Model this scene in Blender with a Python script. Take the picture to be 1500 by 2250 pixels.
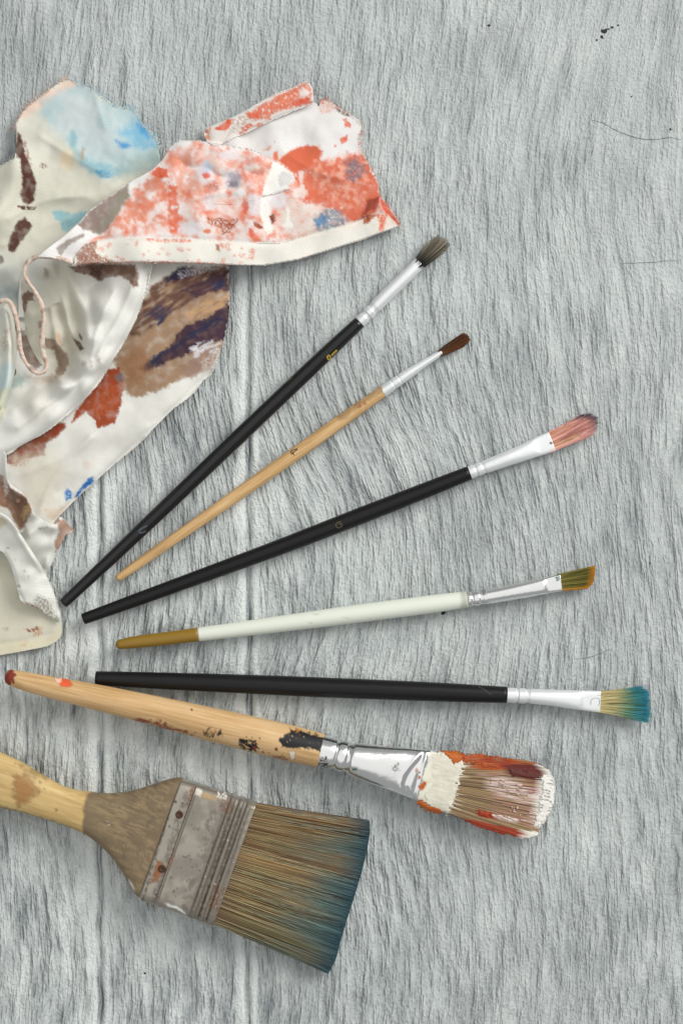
import bpy, math, random
import numpy as np

# ------------------------------------------------------------------ camera, world, lamps
S = 0.00019            # metres on the table per photo pixel
HC = 0.90              # camera height
sc = bpy.context.scene
for o in list(bpy.data.objects):
    bpy.data.objects.remove(o)
C = sc.collection

cam_d = bpy.data.cameras.new('camera')
cam = bpy.data.objects.new('camera', cam_d); C.objects.link(cam)
cam.location = (0, 0, HC)
cam.rotation_euler = (0, 0, 0)
cam_d.sensor_width = 36.0
cam_d.lens = 36.0 * HC / (2250 * S)
cam_d.clip_start = 0.05
cam_d.clip_end = 20.0
sc.camera = cam

wd = bpy.data.worlds.new('World'); sc.world = wd; wd.use_nodes = True
bg = wd.node_tree.nodes['Background']
bg.inputs[0].default_value = (0.95, 0.98, 1.0, 1)
bg.inputs[1].default_value = 0.33

def area(name, loc, target, sx, sy, power, col):
    d = bpy.data.lights.new(name, 'AREA'); d.shape = 'RECTANGLE'
    d.size = sx; d.size_y = sy; d.energy = power; d.color = col
    o = bpy.data.objects.new(name, d); C.objects.link(o)
    o.location = loc
    from mathutils import Vector
    o.rotation_euler = (Vector(target) - Vector(loc)).to_track_quat('-Z', 'Y').to_euler()
    return o
area('window_light', (1.45, 1.15, 1.40), (0.0, -0.05, 0), 1.3, 1.3, 46.0, (1.0, 0.99, 0.97))
area('ceiling_softbox', (-0.2, 0.1, 2.0), (-0.05, -0.05, 0), 3.4, 3.2, 19.0, (1.0, 0.988, 0.962))

sc.view_settings.view_transform = 'Standard'
sc.view_settings.look = 'None'
sc.view_settings.exposure = 0.05
sc.view_settings.gamma = 1.0
sc.view_settings.use_curve_mapping = False
sc.render.engine = 'CYCLES'

# ------------------------------------------------------------------ helpers
def lin(c):
    c = np.asarray(c, float) / 255.0
    return np.where(c <= 0.04045, c / 12.92, ((c + 0.055) / 1.055) ** 2.4)

def W(px, py, z):
    """point of the table seen at photo pixel (px, py), at height z (m)"""
    f = (HC - z) / HC
    return np.stack([(px - 750) * S * f, (1125 - py) * S * f, z + 0 * px], -1)

def _hash(ix, iy, seed):
    h = (ix.astype(np.int64) * 374761393 + iy.astype(np.int64) * 668265263 + seed * 1442695041) & 0xffffffff
    h = ((h ^ (h >> 13)) * 1274126177) & 0xffffffff
    h = h ^ (h >> 16)
    return h

def perlin(x, y, seed=0):
    ix = np.floor(x); iy = np.floor(y)
    fx = x - ix; fy = y - iy
    ux = fx * fx * fx * (fx * (fx * 6 - 15) + 10); uy = fy * fy * fy * (fy * (fy * 6 - 15) + 10)
    def g(dx, dy):
        a = _hash(ix + dx, iy + dy, seed) * (2 * np.pi / 4294967296.0)
        return np.cos(a) * (fx - dx) + np.sin(a) * (fy - dy)
    n = (g(0, 0) * (1 - ux) + g(1, 0) * ux) * (1 - uy) + (g(0, 1) * (1 - ux) + g(1, 1) * ux) * uy
    return n * 1.5

def fbm(x, y, seed=0, oct=4, gain=0.5):
    t = 0; a = 1.0; s = 0
    for k in range(oct):
        t = t + a * perlin(x * 2 ** k + 17.3 * k, y * 2 ** k - 9.1 * k, seed + k); s += a; a *= gain
    return t / s

def sstep(a, b, x):
    t = np.clip((x - a) / (b - a), 0, 1)
    return t * t * (3 - 2 * t)

def pl_dist(px, py, pts):
    """distance to an open polyline"""
    shp = px.shape; x = px.ravel(); y = py.ravel()
    d = np.full(x.shape, 1e9)
    P = np.asarray(pts, float)
    for (x0, y0), (x1, y1) in zip(P[:-1], P[1:]):
        ex, ey = x1 - x0, y1 - y0
        L = ex * ex + ey * ey + 1e-9
        t = np.clip(((x - x0) * ex + (y - y0) * ey) / L, 0, 1)
        d = np.minimum(d, (x - x0 - t * ex) ** 2 + (y - y0 - t * ey) ** 2)
    return np.sqrt(d).reshape(shp)

def poly_sdf(px, py, pts):
    shp = px.shape; x = px.ravel(); y = py.ravel()
    P = np.asarray(pts, float); Q = np.roll(P, -1, 0)
    d = np.full(x.shape, 1e18); ins = np.zeros(x.shape, bool)
    for (x0, y0), (x1, y1) in zip(P, Q):
        ex, ey = x1 - x0, y1 - y0
        L = ex * ex + ey * ey + 1e-9
        t = np.clip(((x - x0) * ex + (y - y0) * ey) / L, 0, 1)
        d = np.minimum(d, (x - x0 - t * ex) ** 2 + (y - y0 - t * ey) ** 2)
        c = ((y0 > y) != (y1 > y))
        with np.errstate(divide='ignore', invalid='ignore'):
            ins ^= c & (x < ex * (y - y0) / (ey if ey != 0 else 1e-9) + x0)
    d = np.sqrt(d)
    return np.where(ins, -d, d).reshape(shp)

def nearest_on_poly(x, y, pts):
    P = np.asarray(pts, float); Q = np.roll(P, -1, 0)
    bd = np.full(x.shape, 1e18); bx = x.copy(); by = y.copy()
    for (x0, y0), (x1, y1) in zip(P, Q):
        ex, ey = x1 - x0, y1 - y0
        L = ex * ex + ey * ey + 1e-9
        t = np.clip(((x - x0) * ex + (y - y0) * ey) / L, 0, 1)
        qx = x0 + t * ex; qy = y0 + t * ey
        d = (x - qx) ** 2 + (y - qy) ** 2
        m = d < bd
        bd = np.where(m, d, bd); bx = np.where(m, qx, bx); by = np.where(m, qy, by)
    return bx, by

def smooth_poly(pts, closed=True, n=6):
    """Catmull-Rom through the points"""
    P = np.asarray(pts, float); m = len(P); out = []
    rng = range(m) if closed else range(m - 1)
    for i in rng:
        if closed:
            a, b, c, d = P[(i - 1) % m], P[i], P[(i + 1) % m], P[(i + 2) % m]
        else:
            a, b, c, d = P[max(i - 1, 0)], P[i], P[i + 1], P[min(i + 2, m - 1)]
        for k in range(n):
            t = k / n
            out.append(0.5 * ((2 * b) + (c - a) * t + (2 * a - 5 * b + 4 * c - d) * t * t + (3 * b - a - 3 * c + d) * t ** 3))
    if not closed:
        out.append(P[-1])
    return np.array(out)

def pchip(xs, ys, x):
    xs = np.asarray(xs, float); ys = np.asarray(ys, float)
    h = np.diff(xs); dl = np.diff(ys) / h
    m = np.zeros(len(xs))
    m[0] = dl[0]; m[-1] = dl[-1]
    for i in range(1, len(xs) - 1):
        if dl[i - 1] * dl[i] > 0:
            w1 = 2 * h[i] + h[i - 1]; w2 = h[i] + 2 * h[i - 1]
            m[i] = (w1 + w2) / (w1 / dl[i - 1] + w2 / dl[i])
    i = np.clip(np.searchsorted(xs, x) - 1, 0, len(xs) - 2)
    t = (x - xs[i]) / h[i]
    return ((2 * t ** 3 - 3 * t * t + 1) * ys[i] + (t ** 3 - 2 * t * t + t) * h[i] * m[i]
            + (-2 * t ** 3 + 3 * t * t) * ys[i + 1] + (t ** 3 - t * t) * h[i] * m[i + 1])

def mk(name, V, F, mat, parent=None, attrs=None, smooth=True, kind=None):
    """link one mesh object; V world coords; F list of int arrays (m,3)/(m,4)"""
    V = np.asarray(V, float).reshape(-1, 3)
    if parent is not None:
        pw = parent
        M = np.array(root_matrix(pw).inverted())
        V = V @ M[:3, :3].T + M[:3, 3]
    me = bpy.data.meshes.new(name)
    if not isinstance(F, (list, tuple)):
        F = [F]
    F = [np.asarray(f, int) for f in F if len(f)]
    nl = sum(f.size for f in F); npoly = sum(len(f) for f in F)
    me.vertices.add(len(V)); me.vertices.foreach_set('co', V.ravel().astype(np.float32))
    me.loops.add(nl); me.polygons.add(npoly)
    me.loops.foreach_set('vertex_index', np.concatenate([f.ravel() for f in F]).astype(np.int32))
    tot = np.concatenate([np.full(len(f), f.shape[1]) for f in F]).astype(np.int32)
    st = np.concatenate([[0], np.cumsum(tot)[:-1]]).astype(np.int32)
    me.polygons.foreach_set('loop_start', st)
    try:
        me.polygons.foreach_set('loop_total', tot)
    except Exception:
        pass
    me.polygons.foreach_set('use_smooth', np.full(npoly, smooth, bool))
    if attrs:
        for k, a in attrs.items():
            a = np.asarray(a, np.float32)
            if a.ndim == 2:
                at = me.attributes.new(k, 'FLOAT_COLOR', 'POINT')
                if a.shape[1] == 3:
                    a = np.concatenate([a, np.ones((len(a), 1), np.float32)], 1)
                at.data.foreach_set('color', a.ravel())
            else:
                at = me.attributes.new(k, 'FLOAT', 'POINT')
                at.data.foreach_set('value', a.ravel())
    me.update(calc_edges=True)
    me.validate()
    me.materials.append(mat)
    o = bpy.data.objects.new(name, me); C.objects.link(o)
    if parent is not None:
        o.parent = parent
    if kind:
        o['kind'] = kind
    return o

from mathutils import Matrix
def root_matrix(o):
    M = o.matrix_basis.copy()
    while o.parent:
        o = o.parent
        M = o.matrix_basis @ M
    return M

def empty(name, loc, rz=0.0, label=None, cat=None, group=None):
    o = bpy.data.objects.new(name, None); C.objects.link(o)
    o.empty_display_size = 0.01
    o.location = loc; o.rotation_euler = (0, 0, rz)
    if label: o['label'] = label
    if cat: o['category'] = cat
    if group: o['group'] = group
    return o

def grid_faces(nr, nc, wrap=False):
    r = np.arange(nr - 1)[:, None]; c = np.arange(nc if wrap else nc - 1)[None, :]
    c2 = (c + 1) % nc
    return np.stack([r * nc + c, r * nc + c2, (r + 1) * nc + c2, (r + 1) * nc + c], -1).reshape(-1, 4)

# ------------------------------------------------------------------ material helpers
class N:
    def __init__(s, name):
        s.m = bpy.data.materials.new(name); s.m.use_nodes = True
        s.t = s.m.node_tree; s.b = s.t.nodes['Principled BSDF']
    def node(s, typ, **kw):
        n = s.t.nodes.new(typ)
        for k, v in kw.items(): setattr(n, k, v)
        return n
    def put(s, sock, v):
        if hasattr(v, 'is_linked') or hasattr(v, 'links'):
            s.t.links.new(v, sock)
        else:
            sock.default_value = v
    def math(s, op, a, b=None, c=None, clamp=False):
        n = s.node('ShaderNodeMath', operation=op); n.use_clamp = clamp
        s.put(n.inputs[0], a)
        if b is not None: s.put(n.inputs[1], b)
        if c is not None: s.put(n.inputs[2], c)
        return n.outputs[0]
    def coord(s, kind='Object'):
        return s.node('ShaderNodeTexCoord').outputs[kind]
    def scale(s, v, xyz):
        n = s.node('ShaderNodeVectorMath', operation='MULTIPLY')
        s.put(n.inputs[0], v); n.inputs[1].default_value = xyz
        return n.outputs[0]
    def noise(s, v, scale=1.0, detail=2.0, rough=0.5, dist=0.0):
        n = s.node('ShaderNodeTexNoise'); s.put(n.inputs['Vector'], v)
        n.inputs['Scale'].default_value = scale; n.inputs['Detail'].default_value = detail
        n.inputs['Roughness'].default_value = rough; n.inputs['Distortion'].default_value = dist
        return n.outputs[0]
    def ramp(s, f, stops):
        n = s.node('ShaderNodeValToRGB'); s.put(n.inputs[0], f)
        e = n.color_ramp.elements
        while len(e) < len(stops): e.new(0.5)
        for el, (p, c) in zip(e, stops):
            el.position = p
            c = lin(c) if not np.isscalar(c) else np.array([c] * 3)
            el.color = (*c, 1)
        return n.outputs[0]
    def mix(s, f, a, b, mode='MIX'):
        n = s.node('ShaderNodeMix', data_type='RGBA', blend_type=mode)
        s.put(n.inputs[0], f); s.put(n.inputs[6], a); s.put(n.inputs[7], b)
        return n.outputs[2]
    def attr(s, name, out='Color'):
        n = s.node('ShaderNodeAttribute'); n.attribute_name = name
        return n.outputs[out]
    def bump(s, h, dist, strength=1.0, normal=None):
        n = s.node('ShaderNodeBump'); s.put(n.inputs['Height'], h)
        n.inputs['Distance'].default_value = dist; n.inputs['Strength'].default_value = strength
        if normal is not None: s.put(n.inputs['Normal'], normal)
        return n.outputs[0]
    def set(s, **kw):
        names = dict(base='Base Color', rough='Roughness', metal='Metallic', spec='Specular IOR Level', normal='Normal', coat='Coat Weight', coatr='Coat Roughness', sheen='Sheen Weight')
        for k, v in kw.items():
            if isinstance(v, tuple) and len(v) == 3: v = (*v, 1)
            s.put(s.b.inputs[names[k]], v)
        return s.m

P2 = 1.0 / S
def board_mat():
    n = N('grey_wood_grain')
    px = n.scale(n.coord(), (P2, P2, P2))
    sep = n.node('ShaderNodeSeparateXYZ'); n.put(sep.inputs[0], px)
    wx = n.attr('wx', 'Fac')
    X = n.math('ADD', sep.outputs[0], wx)
    def vec(sx, sy, off=0.0):
        c = n.node('ShaderNodeCombineXYZ')
        n.put(c.inputs[0], n.math('DIVIDE', X, sx)); n.put(c.inputs[1], n.math('DIVIDE', sep.outputs[1], sy))
        c.inputs[2].default_value = off
        return c.outputs[0]
    g1 = n.noise(vec(5.4, 42), 1, 2.0, 0.55, 0.0)
    g2 = n.noise(vec(12, 95, 5.0), 1, 2.0, 0.55, 0.0)
    g3 = n.noise(vec(42, 170, 9.0), 1, 3, 0.55, 0.0)
    pit = n.noise(vec(5.0, 8, 3.0), 1, 2.0, 0.6)
    con = n.attr('contrast', 'Fac'); tone = n.attr('tone', 'Fac')
    def c5(v, k): return n.math('MULTIPLY', n.math('SUBTRACT', v, 0.5), k)
    h = n.math('ADD', c5(g1, 0.75), c5(g2, 1.5))
    h = n.math('MULTIPLY', h, con)
    hp = n.math('ADD', h, c5(pit, 0.6))
    hb = n.math('ADD', hp, n.math('MULTIPLY', c5(g3, 4.4), con))
    f = n.math('ADD', n.math('MULTIPLY', n.math('ADD', hp, c5(g3, 0.6)), 0.36), n.math('ADD', tone, 0.5))
    col = n.ramp(f, [(0.0, (84, 89, 92)), (0.25, (138, 143, 145)), (0.48, (181, 185, 184)), (0.7, (208, 211, 209)), (1.0, (238, 239, 236))])
    ht = n.noise(n.scale(px, (1 / 420., 1 / 420., 1)), 1, 2, 0.5)
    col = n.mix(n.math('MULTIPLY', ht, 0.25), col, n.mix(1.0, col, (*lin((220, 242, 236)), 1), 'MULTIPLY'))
    nm = n.bump(hb, 0.0015, 1.0)
    return n.set(base=col, rough=0.6, spec=0.22, normal=nm)

def attr_mat(name, rough=0.6, spec=0.4, **kw):
    n = N(name)
    return n.set(base=n.attr('Col'), rough=rough, spec=spec, **kw)

def cloth_mat():
    n = N('cotton_twill')
    c = n.coord('Object')
    v = n.scale(c, (P2, P2, P2))
    w = n.node('ShaderNodeTexWave', wave_type='BANDS', bands_direction='DIAGONAL')
    n.put(w.inputs['Vector'], v); w.inputs['Scale'].default_value = 0.10; w.inputs['Distortion'].default_value = 1.2
    w.inputs['Detail'].default_value = 1.0; w.inputs['Detail Scale'].default_value = 0.02
    nz = n.noise(v, 0.16, 3, 0.6)
    h = n.math('ADD', n.math('MULTIPLY', w.outputs['Fac'], 0.55), nz)
    nm = n.bump(h, 0.00015, 0.7)
    col = n.mix(n.math('MULTIPLY', w.outputs['Fac'], 0.06), n.attr('Col'), (*lin((150, 148, 140)), 1), 'MULTIPLY')
    return n.set(base=col, rough=0.85, spec=0.15, normal=nm, sheen=0.1)

def wood_mat(name, c0, c1, c2, along=26.0, across=700.0, rough=0.5):
    n = N(name)
    co = n.coord('Object')
    g = n.noise(n.scale(co, (along, across, across)), 1, 4, 0.62, 0.4)
    g2 = n.noise(n.scale(co, (along * 5, across * 3, across * 3)), 1, 2, 0.5)
    b = n.noise(n.scale(co, (30, 60, 60)), 1, 2, 0.5)
    f = n.math('ADD', n.math('MULTIPLY', g, 0.7), n.math('MULTIPLY', g2, 0.3))
    f = n.math('ADD', f, n.math('MULTIPLY', n.math('SUBTRACT', b, 0.5), 0.35))
    base = n.ramp(f, [(0.3, c0), (0.5, c1), (0.7, c2)])
    col = n.mix(n.attr('pm', 'Fac'), base, n.attr('Col'))
    nm = n.bump(f, 0.0001, 0.6)
    return n.set(base=col, rough=rough, spec=0.4, normal=nm)

def lacquer_mat(name, col, rough=0.35, spec=0.45):
    n = N(name)
    co = n.coord('Object')
    g = n.noise(n.scale(co, (260, 900, 900)), 1, 3, 0.6)
    b = n.mix(n.attr('pm', 'Fac'), (*lin(col), 1), n.attr('Col'))
    r = n.math('ADD', n.math('MULTIPLY', g, 0.25), rough - 0.12)
    return n.set(base=b, rough=r, spec=spec, normal=n.bump(g, 0.00006, 0.5))

def metal_mat(name, col=(226, 226, 224), rough=0.2, metal=1.0, dirt=0.0, dcol=(120, 110, 98)):
    n = N(name)
    co = n.coord('Object')
    g = n.noise(n.scale(co, (500, 900, 900)), 1, 3, 0.6)
    g1 = n.noise(n.scale(co, (120, 120, 120)), 1, 4, 0.6)
    pm = n.attr('pm', 'Fac')
    base = (*lin(col), 1)
    if dirt:
        base = n.mix(n.math('MULTIPLY', n.math('MULTIPLY', n.math('SUBTRACT', g1, 0.35), 3.0, clamp=True), dirt), base, (*lin(dcol), 1))
    b = n.mix(pm, base, n.attr('Col'))
    r = n.math('ADD', n.math('MULTIPLY', g1, 0.16), rough - 0.08)
    r = n.math('ADD', r, n.math('MULTIPLY', pm, 0.3), clamp=True)
    mt = n.math('MULTIPLY', n.math('SUBTRACT', 1.0, pm), metal)
    h = n.math('ADD', n.math('MULTIPLY', g, 0.15), g1)
    return n.set(base=b, rough=r, metal=mt, spec=0.5, normal=n.bump(h, 0.00022, 0.6))

M_board = board_mat()
M_cloth = cloth_mat()
M_thread = attr_mat('thread', 0.9, 0.1)
M_bristle = attr_mat('bristle', 0.42, 0.35)
M_pine = wood_mat('pale_wood', (150, 112, 68), (203, 164, 112), (224, 190, 140))
M_beech = wood_mat('worn_beech', (178, 138, 88), (206, 168, 118), (226, 194, 148), 22, 600)
M_oldwood = wood_mat('flat_brush_wood', (172, 140, 88), (203, 172, 114), (222, 196, 140), 24, 420, 0.55)
M_black = lacquer_mat('black_lacquer', (15, 14, 15), 0.40, 0.32)
M_gloss = lacquer_mat('glossy_black_lacquer', (13, 12, 14), 0.24, 0.5)
M_white = lacquer_mat('white_lacquer', (222, 226, 212), 0.45)
M_gold = lacquer_mat('gold_lacquer', (140, 108, 32), 0.32)
M_alu = metal_mat('bright_aluminium', (236, 238, 238), 0.34, 0.5)
M_chrome = metal_mat('polished_ferrule', (240, 240, 238), 0.20)
M_dull = metal_mat('dirty_tin', (168, 161, 149), 0.28, 0.65, 0.25, (130, 118, 105))

# ------------------------------------------------------------------ paint helper (colour of the thing itself, plus some rag shade, by place on the table)
class Paint:
    def __init__(s, px, py, base=(0, 0, 0)):
        s.x = px.ravel(); s.y = py.ravel(); s.grit = 0.3; s.vary = 0.0; s.dw = 0.12
        s.c = np.tile(lin(base), (s.x.size, 1)); s.m = np.zeros(s.x.size)
    def mask(s, mask, col, op=1.0):
        a = (np.clip(mask, 0, 1) * op)[:, None]
        s.c = s.c * (1 - a) + lin(col) * a
        s.m = np.maximum(s.m, a[:, 0])
    def blob(s, pts, col, soft=2.0, amp=5.0, sc=13.0, dry=None, op=1.0, seed=1, fs=4.0, ang=None, st=5.0):
        P = np.asarray(pts, float)
        lo = P.min(0) - 40; hi = P.max(0) + 40
        k = np.where((s.x > lo[0]) & (s.x < hi[0]) & (s.y > lo[1]) & (s.y < hi[1]))[0]
        if not len(k): return
        x = s.x[k]; y = s.y[k]
        d = poly_sdf(x, y, P) + amp * fbm(x / sc, y / sc, seed, 4, 0.6) * 1.4 + s.grit * fbm(x / 3.2, y / 3.2, seed + 31, 2) * min(amp, 4)
        m = sstep(soft, -soft, d)
        if s.vary: m = m * np.clip(0.96 + s.vary * fbm(x / 20, y / 20, seed + 71, 3, 0.5), 0, 1)
        if dry is not None:
            if ang is None:
                f = fbm(x / fs, y / fs, seed + 50, 3)
            else:
                ca, sa = math.cos(math.radians(ang)), math.sin(math.radians(ang))
                u = x * ca - y * sa; v = x * sa + y * ca
                f = fbm(u / (fs * st), v / fs, seed + 50, 3)
            m = m * sstep(dry - s.dw, dry + s.dw, 0.5 + 0.8 * f)
        full = np.zeros(s.x.size); full[k] = m
        s.mask(full, col, op)
    def spot(s, cx, cy, r, col, **kw):
        a = np.linspace(0, 2 * np.pi, 14, endpoint=False)
        rx, ry = (r, r) if np.isscalar(r) else r
        s.blob(np.stack([cx + rx * np.cos(a), cy + ry * np.sin(a)], 1), col, **kw)
    def specks(s, pts, col, n, r, seed, **kw):
        R = np.random.RandomState(seed); P = np.asarray(pts, float)
        lo, hi = P.min(0), P.max(0)
        for _ in range(n):
            q = lo + (hi - lo) * R.rand(2)
            if poly_sdf(q[:1], q[1:], P)[0] < 0:
                rr = r * (0.4 + R.rand())
                s.spot(q[0], q[1], (rr * (0.7 + 0.8 * R.rand()), rr), col, soft=1.0, amp=rr * 0.7, sc=5, seed=seed + _, **kw)

# ------------------------------------------------------------------ the surface: grey planks
board = empty('wood_backdrop', (0, 0, 0)); board['kind'] = 'structure'
board['label'] = 'weathered grey wood grain backdrop of vertical planks'
SEAMS = [-200, 218, 546, 1700]
SEAMW = [0, 1.0, 1.0, 0]
Y0, Y1 = -160, 2410
def seam_wave(i, y):
    return 9 * fbm(y / 150.0, y * 0 + 3.7 * i, 40 + i, 4)
def board_fields(x, y):
    slant = 34 * fbm(x / 420, y / 620, 3, 2, 0.35) + 60 * fbm(x / 900, y / 800, 7, 1)
    wav = 4.5 * fbm(x / 90, y / 170, 11, 2)
    # the grain leans across the middle right
    lean = 0.30 * np.exp(-(((x - 900) / 480) ** 2 + ((y - 900) / 480) ** 2)) * (y - 900) - 0.16 * np.exp(-(((x - 1250) / 240) ** 2 + ((y - 250) / 300) ** 2)) * (y - 250)
    wx = slant + wav - lean
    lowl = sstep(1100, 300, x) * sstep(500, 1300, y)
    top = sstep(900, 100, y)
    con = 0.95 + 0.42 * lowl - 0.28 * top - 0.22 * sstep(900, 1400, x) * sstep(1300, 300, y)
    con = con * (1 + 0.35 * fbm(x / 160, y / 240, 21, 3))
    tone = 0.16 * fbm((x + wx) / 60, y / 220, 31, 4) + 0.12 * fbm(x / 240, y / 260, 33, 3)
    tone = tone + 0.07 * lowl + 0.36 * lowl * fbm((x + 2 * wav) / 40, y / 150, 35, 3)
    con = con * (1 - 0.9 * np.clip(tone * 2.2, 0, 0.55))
    rel = 0.42 * fbm((x + wx) / 40, y / 190, 41, 4) + 0.75 * fbm((x + 0.5 * wx) / 100, y / 190, 43, 4)
    rel = rel * (0.75 + 0.6 * lowl - 0.2 * top)
    return wx, con, tone, rel
step = 3.5
for i in range(len(SEAMS) - 1):
    ys = np.arange(Y0, Y1, step)
    nx = int((SEAMS[i + 1] - SEAMS[i]) / step)
    t = np.linspace(0, 1, nx)
    yy = np.repeat(ys[:, None], nx, 1)
    xa = SEAMS[i] + (seam_wave(i, ys) if 0 < i else 0 * ys) + 0.5
    xb = SEAMS[i + 1] + (seam_wave(i + 1, ys) if i + 1 < len(SEAMS) - 1 else 0 * ys) - 0.5
    xx = xa[:, None] + (xb - xa)[:, None] * t[None, :]
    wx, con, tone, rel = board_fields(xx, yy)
    z = -1.5 + 1.45 * np.clip(rel, -1.0, 1.0)            # mm
    for j, w in ((i, SEAMW[i]), (i + 1, SEAMW[i + 1])):
        if w == 0: continue
        e = np.abs(xx - (xa if j == i else xb)[:, None])
        vary = 0.55 + 0.6 * fbm(yy / 130, yy * 0 + j * 7.0 + (j == i), 60 + j, 3)
        vary = np.clip(0.10 + 2.1 * (vary - 0.28), 0.03, 1.2) * (0.06 + 0.94 * sstep(350, 900, yy)) * w
        ww = 7 + 5 * fbm(yy / 60, yy * 0 + 2.0 + j, 70, 2)
        z = z - 1.3 * vary * np.exp(-(e / ww) ** 2)
        rim = sstep(3, 10, e) * sstep(34 if j != i else 26, 18 if j != i else 14, e + 4 * fbm(yy / 30, xx / 30, 81, 2))
        z = z + 0.5 * rim * vary
        con = con * (1 - 0.85 * np.clip(2.6 * rim * vary, 0, 1.0)); tone = tone * (1 - 0.7 * np.clip(rim * vary * 2.6, 0, 1)) + 0.30 * np.clip(2.6 * rim * vary, 0, 1) * (1.0 if j != i else 0.7) - (0.32 if j == i else 0.10) * np.exp(-(e / 7) ** 2) * vary
    z = np.minimum(z, -0.05) * 0.001
    V = W(xx, yy, z * 0)
    V[..., 2] = z
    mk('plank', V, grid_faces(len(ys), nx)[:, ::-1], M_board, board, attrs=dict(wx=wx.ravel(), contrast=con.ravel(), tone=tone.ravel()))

M_crack = N('dark_crack').set(base=tuple(lin((92, 99, 101))), rough=0.9, spec=0.1)
M_chip = N('dark_chip').set(base=tuple(lin((46, 48, 46))), rough=0.7, spec=0.2)
def board_z(x, y):
    wx, con, tone, rel = board_fields(x, y)
    return np.minimum(-1.5 + 1.45 * np.clip(rel, -1, 1), -0.05) * 0.001
def crack(pts, w, seed):
    P = smooth_poly(pts, False, 14)
    d = np.gradient(P, axis=0); d /= np.linalg.norm(d, axis=1)[:, None] + 1e-9
    q = np.stack([-d[:, 1], d[:, 0]], 1)
    P = P + q * (2.2 * fbm(np.arange(len(P)) / 5.0, np.zeros(len(P)), seed, 3))[:, None]
    k = np.linspace(0, 1, len(P)); ww = w * (np.sin(np.pi * np.clip(k, 0.04, 0.96)) ** 0.5) * (0.7 + 0.5 * fbm(k * 23, k * 0, seed + 4, 2))
    rows = []
    for sgn in (-1, 0, 1):
        Q = P + q * (ww * sgn)[:, None]
        zz = board_z(Q[:, 0], Q[:, 1]) + (0.00009 if sgn else 0.00004)
        v = W(Q[:, 0], Q[:, 1], zz * 0); v[:, 2] = zz; rows.append(v)
    mk('crack', np.stack(rows, 1), grid_faces(len(P), 3), M_crack, board)
crack([(1300, 262), (1325, 270), (1360, 288), (1400, 302), (1440, 305), (1470, 301), (1498, 306)], 1.0, 1)
crack([(1362, 578), (1400, 577), (1440, 575), (1498, 570)], 0.85, 2)
crack([(1262, 1449), (1290, 1446), (1315, 1438), (1338, 1428)], 0.8, 4)
def chip(cx, cy, r, seed):
    a = np.linspace(0, 2 * np.pi, 12, endpoint=False)
    R = np.random.RandomState(seed)
    rr = r * (0.55 + 0.8 * R.rand(12))
    x = cx + rr * np.cos(a) * 1.25; y = cy + rr * np.sin(a)
    x = np.append(x, cx); y = np.append(y, cy)
    zz = board_z(x, y) + 0.0001; zz[-1] += 0.00012
    v = W(x, y, zz * 0); v[:, 2] = zz
    k = np.arange(12)
    mk('chip', v, np.stack([np.full(12, 12), (k + 1) % 12, k], 1), M_chip, board)
for q in [(1328, 66, 5.5), (1322, 80, 3.5), (1345, 58, 3.2), (1358, 53, 2.2), (1311, 86, 2.4), (1337, 62, 2.2), (1074, 54, 3.2), (974, 1346, 5), (1387, 211, 1.8), (1473, 283, 2.5), (1428, 1238, 2), (318, 2140, 2.6), (534, 2062, 3)]:
    chip(*q, int(q[0]))

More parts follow.
